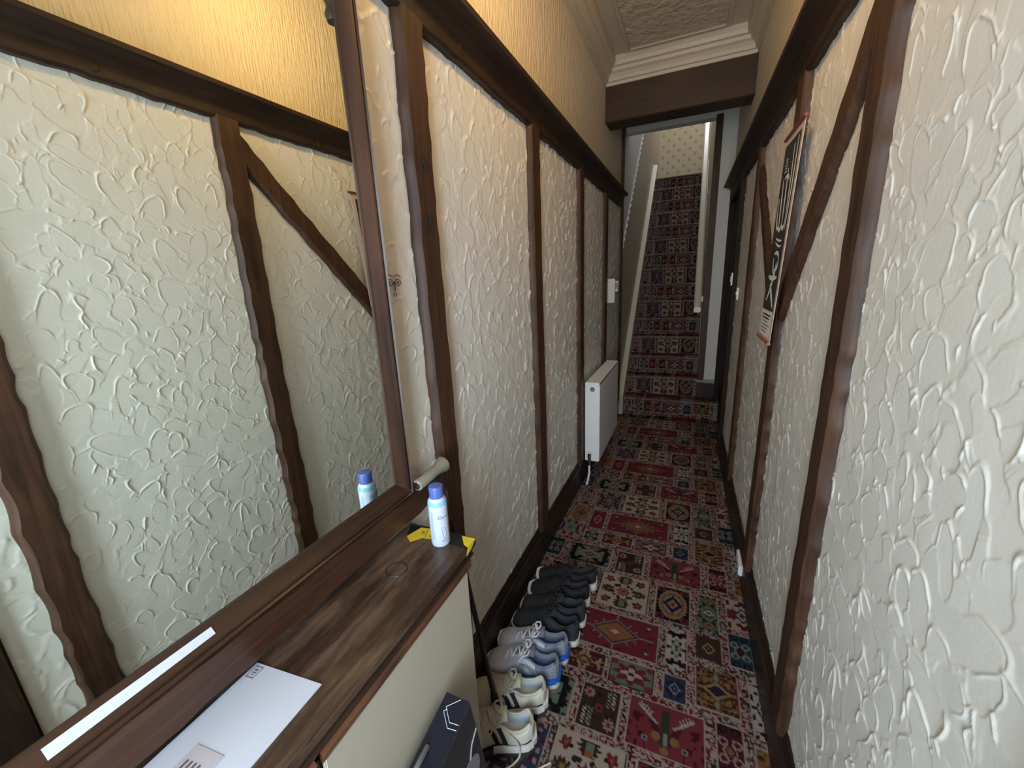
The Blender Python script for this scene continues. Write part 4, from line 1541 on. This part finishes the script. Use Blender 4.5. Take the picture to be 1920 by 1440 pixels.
ch(MB().tube([Vector(pp(-0.03, 0.0, 0.004)), Vector(pp(1.04, 0.0, 0.004))], 0.006, 10).build('bottom_rod', plain('rust_rod', (0.35, 0.09, 0.06), rough=0.4), smooth=True), po)

# ------------------------------------------------------------------ shoes
LACE = plain('white_lace', (0.70, 0.72, 0.78), rough=0.8)


def shoe_profile(s, style):
    """half width, upper height, at s=0 heel .. 1 toe"""
    w = np.interp(s, [0, 0.03, 0.10, 0.25, 0.45, 0.65, 0.80, 0.92, 0.98, 1.0], [0.012, 0.026, 0.034, 0.036, 0.038, 0.047, 0.049, 0.041, 0.027, 0.014])
    if style == 'low':
        hgt = np.interp(s, [0, 0.06, 0.18, 0.30, 0.42, 0.55, 0.72, 0.88, 0.97, 1.0], [0.066, 0.072, 0.056, 0.052, 0.068, 0.068, 0.050, 0.040, 0.028, 0.012])
    else:
        hgt = np.interp(s, [0, 0.06, 0.16, 0.28, 0.40, 0.52, 0.70, 0.86, 0.96, 1.0], [0.078, 0.086, 0.068, 0.066, 0.088, 0.084, 0.060, 0.048, 0.036, 0.014])
    return w * 1.06, hgt * (1.28 if style == 'low' else 1.16)


def make_shoe(name, label, group, heel, toe, L, style, c_up, c_sole, c_line, c_lace, mirror_=1, sole_h=0.026, c_stripe=None, c_collar=None, swoosh=None, extra=None, wscale=1.0, c_heel=None):
    """heel, toe: floor points (x,y)"""
    heel, toe = Vector((*heel, 0)), Vector((*toe, 0))
    d = (toe - heel)
    rz = math.atan2(d.y, d.x)
    root = empty(name, heel, rz)
    tag(root, label, 'shoe', group)
    S = np.concatenate([[0, 0.01, 0.02, 0.03, 0.04, 0.05, 0.065, 0.08], np.linspace(0.10, 0.90, 21), [0.94, 0.97, 0.99, 1.0]])
    curve = lambda s: mirror_ * 0.010 * math.sin(math.pi * min(1, max(0, (s - 0.2) / 0.8)))
    toe_spring = lambda s: 0.014 * max(0, (s - 0.72) / 0.28) ** 2
    # ---- sole
    V, F = [], []
    ang = np.linspace(0, 1, 2)
    prof = [(-1.00, 0.0), (-1.12, 0.006), (-1.12, sole_h * 0.8), (-1.02, sole_h), (1.02, sole_h), (1.12, sole_h * 0.8), (1.12, 0.006), (1.00, 0.0)]
    for s in S:
        w, _ = shoe_profile(s, style)
        w = w * wscale + (0.007 if style == 'low' else 0.004)
        for a_, z in prof:
            lift = toe_spring(s)
            V.append((s * L * (1.035 if style == 'low' else 1.015) - 0.004, curve(s) + a_ * w, z + lift))
    k = len(prof)
    for i in range(len(S) - 1):
        for j in range(k):
            j2 = (j + 1) % k
            F.append([i * k + j, i * k + j2, (i + 1) * k + j2, (i + 1) * k + j])
    F += [list(range(k))[::-1], list(range((len(S) - 1) * k, len(S) * k))]
    sole = MB().add(V, F).build('sole', c_sole, root, smooth=True)
    if c_stripe is not None:
        V, F = [], []
        Ss = [s for s in S if s < 0.52]
        for s in Ss:
            w, _ = shoe_profile(s, style)
            w = w * wscale + 0.004
            for a_, z in ((-1.14, sole_h * 0.72), (-1.16, sole_h * 1.0), (-1.08, sole_h * 1.32), (1.08, sole_h * 1.32), (1.16, sole_h * 1.0), (1.14, sole_h * 0.72)):
                V.append((s * L * 1.012 - 0.0045 * (1 if s < 0.02 else 0) - 0.003, curve(s) + a_ * w, z))
        k = 6
        for i in range(len(Ss) - 1):
            for j in range(k):
                j2 = (j + 1) % k
                F.append([i * k + j, i * k + j2, (i + 1) * k + j2, (i + 1) * k + j])
        F += [list(range(k))[::-1], list(range((len(Ss) - 1) * k, len(Ss) * k))]
        MB().add(V, F).build('stripe', c_stripe, sole, smooth=True)
    # ---- upper with an open collar
    T = np.linspace(-1, 1, 25)
    V, F, mi = [], [], []
    open_end = 0.46
    for s in S:
        w, hg = shoe_profile(s, style)
        w *= wscale
        op = np.clip((open_end - s) / 0.10, 0, 1) * np.clip((s - 0.03) / 0.035, 0, 1)
        for t in T:
            at_ = abs(t)
            # outside: superellipse side; inside: dip
            th_ = at_
            if th_ > 0.5:
                q = (1 - th_) / 0.5           # 0 at sole .. 1 at rim
                side = 1.0 + 0.10 * math.sin(q * math.pi * 0.6) - 0.34 * q ** 2.2
                zz = sole_h * 0.8 + (hg - sole_h * 0.8) * q ** 0.85 if op > 0 else None
                y_o, z_o = side, q
            else:
                q = th_ / 0.5                 # 1 at rim .. 0 at middle
                y_o, z_o = 0.66 * q, 1.0
            if th_ > 0.5:
                z = sole_h * 0.8 + (hg - sole_h * 0.8) * (y_rise(q) if False else math.sin(q * math.pi / 2) ** 0.9)
                y = y_o
            else:
                closed_z = hg + 0.006 * math.cos(q * math.pi / 2) * (1 if s > 0.35 else 0.3)
                dip = sole_h + 0.006 + (hg - sole_h - 0.006) * q ** 5
                z = closed_z * (1 - op) + dip * op
                y = 0.66 * q ** (1 - 0.45 * op) + 0.02
                y = y_o if op == 0 else min(y, 0.66)
            sgn = 1 if t >= 0 else -1
            V.append((s * L, curve(s) + sgn * y * w, z + toe_spring(s) * 0.9))
    k = len(T)
    for i in range(len(S) - 1):
        for j in range(k - 1):
            F.append([i * k + j, i * k + j + 1, (i + 1) * k + j + 1, (i + 1) * k + j])
            tm = abs((T[j] + T[j + 1]) / 2)
            sm = (S[i] + S[i + 1]) / 2
            if tm < 0.46 and 0.05 < sm < open_end - 0.02:
                mi.append(1)
            elif c_heel is not None and sm < 0.36 - 0.25 * (1 - tm):
                mi.append(3)
            elif c_collar is not None and sm < 0.30 and tm < 0.68:
                mi.append(2)
            else:
                mi.append(0)
    F.append([j for j in range(k)][::-1])
    mi.append(0)
    F.append([(len(S) - 1) * k + j for j in range(k)])
    mi.append(0)
    up = mesh_np('upper', np.array(V), F, None, root, smooth=True, mats=[c_up, c_line, c_collar or c_up, c_heel or c_up], midx=mi)
    # collar piping ring
    rim = []
    for sgn in (1, -1):
        seq = [s for s in S if 0.05 <= s <= open_end - 0.02]
        if sgn < 0:
            seq = seq[::-1]
        for s in seq:
            w, hg = shoe_profile(s, style)
            rim.append((s * L, curve(s) + sgn * 0.66 * w * wscale, hg + 0.0005 + toe_spring(s)))
    w, hg = shoe_profile(0.03, style)
    rim.append((0.035 * L, -0.4 * w, hg))
    rim.append((0.028 * L, 0.0, hg))
    rim.append((0.035 * L, 0.4 * w, hg))
    rim.append(rim[0])
    MB().tube(rim, 0.0035, 6, cap=False).build('collar', c_collar or c_up, root, smooth=True)
    # tongue
    V, F = [], []
    ns = 8
    for i in range(ns):
        s = 0.36 + 0.26 * i / (ns - 1)
        w, hg = shoe_profile(s, style)
        rise = 0.020 * max(0, 1 - i / 3.0)
        for t in (-1, -0.5, 0, 0.5, 1):
            V.append((s * L - 0.012 * max(0, 1 - i / 3.0), curve(s) + t * 0.024, hg + rise + 0.0075 * (1 - t * t) + toe_spring(s)))
    for i in range(ns - 1):
        for j in range(4):
            F.append([i * 5 + j, i * 5 + j + 1, (i + 1) * 5 + j + 1, (i + 1) * 5 + j])
    V2 = [(x, y, z - 0.005) for x, y, z in V]
    n0 = len(V)
    F2 = [[n0 + q for q in f[::-1]] for f in F]
    edge = [i * 5 for i in range(ns)] + [(ns - 1) * 5 + j for j in range(1, 5)] + [i * 5 + 4 for i in range(ns - 2, -1, -1)] + [3, 2, 1]
    F3 = [[a_, n0 + a_, n0 + b_, b_] for a_, b_ in zip(edge, edge[1:] + edge[:1])]
    MB().add(V + V2, F + F2 + F3).build('tongue', c_up if c_collar is None else c_collar, root, smooth=True)
    # laces
    lc = MB()
    nl = 6
    for i in range(nl):
        s = 0.42 + 0.055 * i
        w, hg = shoe_profile(s, style)
        pts = []
        for t in np.linspace(-1, 1, 7):
            pts.append((s * L + 0.006 * t * (1 if i % 2 else -1), curve(s) + t * 0.021, hg + 0.0105 - 0.008 * t * t + toe_spring(s)))
        lc.tube(pts, 0.0033, 6)
    s = 0.42
    w, hg = shoe_profile(s, style)
    base = Vector((s * L, curve(s), hg + 0.012))
    for sg in (1, -1):
        loop = [base, base + Vector((-0.012, sg * 0.016, 0.012)), base + Vector((-0.006, sg * 0.034, 0.010)), base + Vector((0.012, sg * 0.036, 0.002)), base + Vector((0.010, sg * 0.018, 0.003)), base]
        pts = []
        for i in range(len(loop) - 1):
            for t in np.linspace(0, 1, 4)[:-1]:
                pts.append(loop[i].lerp(loop[i + 1], t))
        lc.tube(pts, 0.0030, 6)
        lc.tube([base, base + Vector((0.004, sg * 0.02, 0.006)), base + Vector((0.020, sg * 0.038, -0.010)), base + Vector((0.030, sg * 0.046, -0.030))], 0.0030, 6)
    lc.build('laces', c_lace, root, smooth=True)
    if swoosh is not None:
        for sg in (1, -1):
            V, F = [], []
            pts = [(0.16, 0.42, 0.05), (0.24, 0.38, 0.10), (0.34, 0.40, 0.16), (0.40, 0.46, 0.10), (0.52, 0.62, 0.03)]
            for s, qz, th_ in pts:
                w, hg = shoe_profile(s, style)
                w *= wscale
                for dq in (-th_, th_):
                    q = qz + dq
                    side = 1.0 + 0.10 * math.sin(q * math.pi * 0.6) - 0.34 * q ** 2.2
                    z = sole_h * 0.8 + (hg - sole_h * 0.8) * math.sin(q * math.pi / 2) ** 0.9
                    V.append((s * L, curve(s) + sg * (side * w + 0.0016), z + 0.001))
            for i in range(len(pts) - 1):
                F.append([2 * i, 2 * i + 1, 2 * i + 3, 2 * i + 2])
            MB().add(V, F).build('side_logo', swoosh, root)
    if extra:
        extra(root, L, style, sole_h, curve, wscale)
    return root


K_BLK = plain('black_canvas', (0.012, 0.012, 0.014), rough=0.85, noise=0.3, nscale=300, bump=0.2, bscale=600)
K_BLKL = plain('black_lining', (0.018, 0.018, 0.020), rough=0.8)
K_CHR = plain('charcoal_mesh', (0.020, 0.023, 0.030), rough=0.85, noise=0.3, nscale=400, bump=0.3, bscale=700)
K_CHRL = plain('charcoal_lining', (0.024, 0.028, 0.036), rough=0.85)
K_SOLW = plain('white_rubber', (0.62, 0.60, 0.56), rough=0.6, noise=0.1, nscale=60)
K_GRY = plain('pale_grey_knit', (0.50, 0.52, 0.60), rough=0.9, noise=0.18, nscale=350, bump=0.3, bscale=700)
K_GRYD = plain('blue_grey_knit', (0.16, 0.18, 0.24), rough=0.9, noise=0.35, nscale=350)
K_GRYH = plain('mid_grey_heel_knit', (0.20, 0.23, 0.30), rough=0.9, noise=0.4, nscale=350)
K_BLUE = plain('blue_foam', (0.015, 0.10, 0.42), rough=0.5)
K_CRM = plain('cream_leather', (0.55, 0.53, 0.46), rough=0.55, noise=0.12, nscale=50)
K_CRML = plain('pale_blue_lining', (0.46, 0.50, 0.53), rough=0.85, noise=0.1, nscale=120)
K_CRMC = plain('ivory_collar', (0.58, 0.54, 0.43), rough=0.7)
K_CSOL = plain('black_white_sole', (0.035, 0.034, 0.034), rough=0.5, noise=0.3, nscale=30)
K_CLAC = plain('cream_lace', (0.50, 0.48, 0.42), rough=0.85)
K_LOGO = plain('silver_logo', (0.62, 0.63, 0.66), rough=0.4)
K_BLAC = plain('black_lace', (0.014, 0.014, 0.016), rough=0.85)

G = 'row of shoes along the left skirting'
make_shoe('shoe', 'black canvas shoe with thick white sole, farthest in the row', G, (-0.335, 1.632), (-0.618, 1.566), 0.283, 'low', K_BLK, K_SOLW, K_BLKL, K_BLAC, 1, sole_h=0.036)
make_shoe('shoe', 'black canvas shoe with thick white sole, second farthest in row', G, (-0.343, 1.525), (-0.617, 1.464), 0.278, 'low', K_BLK, K_SOLW, K_BLKL, K_BLAC, -1, sole_h=0.036)
make_shoe('shoe', 'charcoal running shoe beside the black canvas pair', G, (-0.334, 1.402), (-0.622, 1.372), 0.285, 'run', K_CHR, K_SOLW, K_CHRL, K_BLAC, 1, swoosh=None)


def logo_dot(root, L, style, sole_h, curve, ws):
    w, hg = shoe_profile(0.40, style)
    MB().tube([(0.40 * L, curve(0.4) + 0.030, hg - 0.010), (0.40 * L + 0.006, curve(0.4) + 0.033, hg - 0.016), (0.40 * L - 0.002, curve(0.4) + 0.034, hg - 0.020)], 0.003, 6).build('emblem', K_LOGO, root)
    w, hg = shoe_profile(0.14, style)
    MB().tube([(0.10 * L, w * 0.96, hg * 0.62), (0.20 * L, w * 1.02, hg * 0.72)], 0.0018, 6).build('logo_line', K_LOGO, root)


make_shoe('shoe', 'charcoal running shoe with small silver emblem beside pale grey pair', G, (-0.337, 1.302), (-0.622, 1.285), 0.285, 'run', K_CHR, K_SOLW, K_CHRL, K_BLAC, -1, extra=logo_dot)
make_shoe('shoe', 'pale grey running shoe with blue heel foam beside charcoal shoe', G, (-0.357, 1.213), (-0.634, 1.172), 0.282, 'run', K_GRY, K_SOLW, K_GRYD, LACE, 1, c_stripe=K_BLUE, c_collar=K_GRYD, c_heel=K_GRYH, sole_h=0.033, swoosh=plain('dark_grey_swoosh', (0.25, 0.27, 0.33), rough=0.6))
make_shoe('shoe', 'pale grey running shoe with blue heel foam beside cream trainer', G, (-0.362, 1.112), (-0.634, 1.062), 0.280, 'run', K_GRY, K_SOLW, K_GRYD, LACE, -1, c_stripe=K_BLUE, c_collar=K_GRYD, c_heel=K_GRYH, sole_h=0.033, swoosh=plain('grey_swoosh', (0.25, 0.27, 0.33), rough=0.6))


def panels(root, L, style, sole_h, curve, ws):
    """black overlay strips and white foam line of the cream trainers"""
    for sg in (1, -1):
        for (s0, s1, q0, q1, mat, nm) in ((0.30, 0.36, 0.05, 0.95, K_BLK, 'side_stripe'), (0.40, 0.45, 0.05, 0.98, K_BLK, 'side_stripe'), (0.04, 0.92, -0.05, 0.20, K_BLK, 'mudguard')):
            V, F = [], []
            n_ = 14
            for i in range(n_ + 1):
                for j in range(5):
                    s = s0 + (s1 - s0) * i / n_
                    q = q0 + (q1 - q0) * j / 4
                    s_ = s + (0.10 * q if nm == 'side_stripe' else 0)
                    w, hg = shoe_profile(s_, style)
                    w *= ws
                    qq = max(q, 0)
                    side = 1.0 + 0.10 * math.sin(qq * math.pi * 0.6) - 0.34 * qq ** 2.2
                    z = sole_h * 0.8 + (hg - sole_h * 0.8) * math.sin(qq * math.pi / 2) ** 0.9
                    V.append((s_ * L, curve(s_) + sg * (side * w + 0.0014), z + 0.0012))
            for i in range(n_):
                for j in range(4):
                    F.append([i * 5 + j, i * 5 + j + 1, (i + 1) * 5 + j + 1, (i + 1) * 5 + j])
            MB().add(V, F).build(nm, mat, root, smooth=True)


cr = make_shoe('shoe', 'cream and black trainer standing between grey shoe and walking stick', G, (-0.377, 1.010), (-0.630, 0.930), 0.270, 'run', K_CRM, K_CSOL, K_CRML, K_CLAC, 1, c_stripe=K_SOLW, c_collar=K_CRMC, sole_h=0.034, extra=panels, wscale=1.1)
cr2 = make_shoe('shoe', 'cream and black trainer with a long loose lace, nearest in the row', G, (-0.378, 0.893), (-0.612, 0.778), 0.265, 'run', K_CRM, K_CSOL, K_CRML, K_CLAC, -1, c_stripe=K_SOLW, c_collar=K_CRMC, sole_h=0.034, extra=panels, wscale=1.1)
ll = MB()
cp = [(0.105, 0.020, 0.086), (0.060, 0.047, 0.070), (0.050, 0.058, 0.030), (0.075, 0.070, 0.008), (0.110, 0.085, 0.004), (0.070, 0.105, 0.004), (0.020, 0.092, 0.004), (-0.020, 0.078, 0.004), (-0.045, 0.070, 0.004)]
pts = []
for i in range(len(cp) - 1):
    p0 = Vector(cp[max(i - 1, 0)]); p1 = Vector(cp[i]); p2 = Vector(cp[i + 1]); p3 = Vector(cp[min(i + 2, len(cp) - 1)])
    for t in np.linspace(0, 1, 6)[:-1]:
        t = float(t)
        pts.append(0.5 * ((2 * p1) + (-p0 + p2) * t + (2 * p0 - 5 * p1 + 4 * p2 - p3) * t * t + (-p0 + 3 * p1 - 3 * p2 + p3) * t ** 3))
ll.tube(pts, 0.0030, 6)
ll.build('loose_lace', K_CLAC, cr2, smooth=True)

# ------------------------------------------------------------------ walking stick
stick = empty('walking_stick', (-0.520, 0.905, 0.06))
tag(stick, 'black speckled walking stick leaning behind the cabinet among the shoes', 'walking stick')
bpy.context.view_layer.update()
K_STK = plain('black_speckle', (0.016, 0.014, 0.013), rough=0.4, noise=0.9, nscale=160)
sa_, sb_ = Vector((-0.519, 0.905, 0.068)), Vector((-0.632, 0.915, 0.74))
ch(MB().tube([sa_.lerp(sb_, 0.03), sb_], 0.0085, 14).build('shaft', K_STK, smooth=True), stick)
ch(MB().tube([sa_, sa_.lerp(sb_, 0.012), sa_.lerp(sb_, 0.05), sa_.lerp(sb_, 0.07)], [0.015, 0.0155, 0.0125, 0.009], 16).build('rubber_foot', M_BLACK, smooth=True), stick)

# ------------------------------------------------------------------ flat product box against the cabinet
BL, BH = 0.30, 0.529
bx = empty('product_box', (-0.41, 0.353, 0))
bx.rotation_euler = (math.radians(10), 0, 0)
tag(bx, 'tall narrow navy cardboard box with hexagon line mark against the cabinet', 'box')
M_NAVY = plain('navy_card', (0.006, 0.009, 0.020), rough=0.45)
M_DGREY = plain('dark_grey_card', (0.024, 0.024, 0.028), rough=0.45)
bx0, bx1 = -0.032, 0.028
MB().box(bx0, bx1, 0, BL, 0.0, BH - 0.0012).build('carton', M_DGREY, bx, bevel=0.002)
MB().box(bx0, bx1 - 0.003, 0, BL, BH - 0.0012, BH).build('top_panel', M_NAVY, bx)
hx = MB()
zt = BH + 0.0004
for path in ([(0.006, BL - 0.003), (-0.018, BL - 0.025), (0.004, BL - 0.048), (0.025, BL - 0.046)], [(-0.013, BL - 0.028), (-0.019, BL - 0.034), (0.005, BL - 0.058), (0.025, BL - 0.056)]):
    for (p, q) in zip(path, path[1:]):
        hx.tube([(p[0], p[1], zt), (q[0], q[1], zt)], 0.0006, 4)
hx.build('hexagon_mark', M_PWHITE, bx)
hd = []
for t in np.linspace(0, 1, 14):
    hd.append((-0.016 + 0.010 * math.sin(t * 3.14), BL - 0.100 - 0.11 * t, BH + 0.002 + 0.026 * math.sin(t * 3.14)))
MB().tube(hd, 0.0050, 8).build('carry_handle', plain('grey_strap', (0.20, 0.22, 0.25), rough=0.4), bx, smooth=True)
V = [(bx1 + 0.0005, 0.243 + 0.040 * math.cos(a_), 0.352 + 0.046 * math.sin(a_)) for a_ in np.linspace(0, 6.2832, 33)[:-1]]
V2 = [(x + 0.001, y, z) for x, y, z in V]
MB().add(V + V2, [list(range(32)), list(range(32, 64))[::-1]] + [[i, 32 + i, 32 + (i + 1) % 32, (i + 1) % 32] for i in range(32)]).build('round_print', plain('grey_print', (0.22, 0.22, 0.23), rough=0.5), bx)
MB().tube([(bx1 + 0.001, 0.255, 0.396), (bx1 + 0.001, 0.270, 0.425), (bx1 + 0.001, BL - 0.004, 0.440)], 0.0016, 5).build('line_print', plain('grey_line_print', (0.30, 0.30, 0.32), rough=0.5), bx)

# ------------------------------------------------------------------ pendant lamp (above the frame, its dark foot shows in the mirror)
LX, LY = -0.16, 1.20
lamp = empty('pendant_lamp', (LX, LY, 2.40))
tag(lamp, 'dark metal hall lantern glimpsed in the top of the mirror', 'lamp')
bpy.context.view_layer.update()
M_BRONZE = plain('dark_bronze', (0.05, 0.045, 0.035), rough=0.45, metal=0.3)
ch(MB().lathe([(0.006, 2.268), (0.022, 2.272), (0.028, 2.290), (0.020, 2.312), (0.024, 2.330), (0.040, 2.346), (0.046, 2.366), (0.010, 2.380)], (LX, LY, 0), 24).build('foot', M_BRONZE, smooth=True), lamp)
ch(MB().tube([(LX, LY, 2.375), (LX, LY, 2.44)], 0.010, 12).build('lamp_holder', M_BRONZE), lamp)
ch(MB().tube([(LX, LY, 2.56), (LX, LY, 2.885)], 0.006, 10).build('stem', M_BRONZE), lamp)
ch(MB().lathe([(0.05, 2.885), (0.05, 2.875), (0.02, 2.86), (0.006, 2.855)], (LX, LY, 0), 20).build('ceiling_rose', M_BRONZE, smooth=True), lamp)
m, nt, b = new_mat('warm_bulb')
b.inputs['Emission Color'].default_value = (1.0, 0.62, 0.24, 1)
b.inputs['Emission Strength'].default_value = 172.0
b.inputs['Base Color'].default_value = (0.9, 0.8, 0.6, 1)
ch(MB().lathe([(0.012, 2.44), (0.030, 2.455), (0.040, 2.485), (0.038, 2.515), (0.024, 2.545), (0.006, 2.560)], (LX, LY, 0), 24).build('bulb', m, smooth=True), lamp)
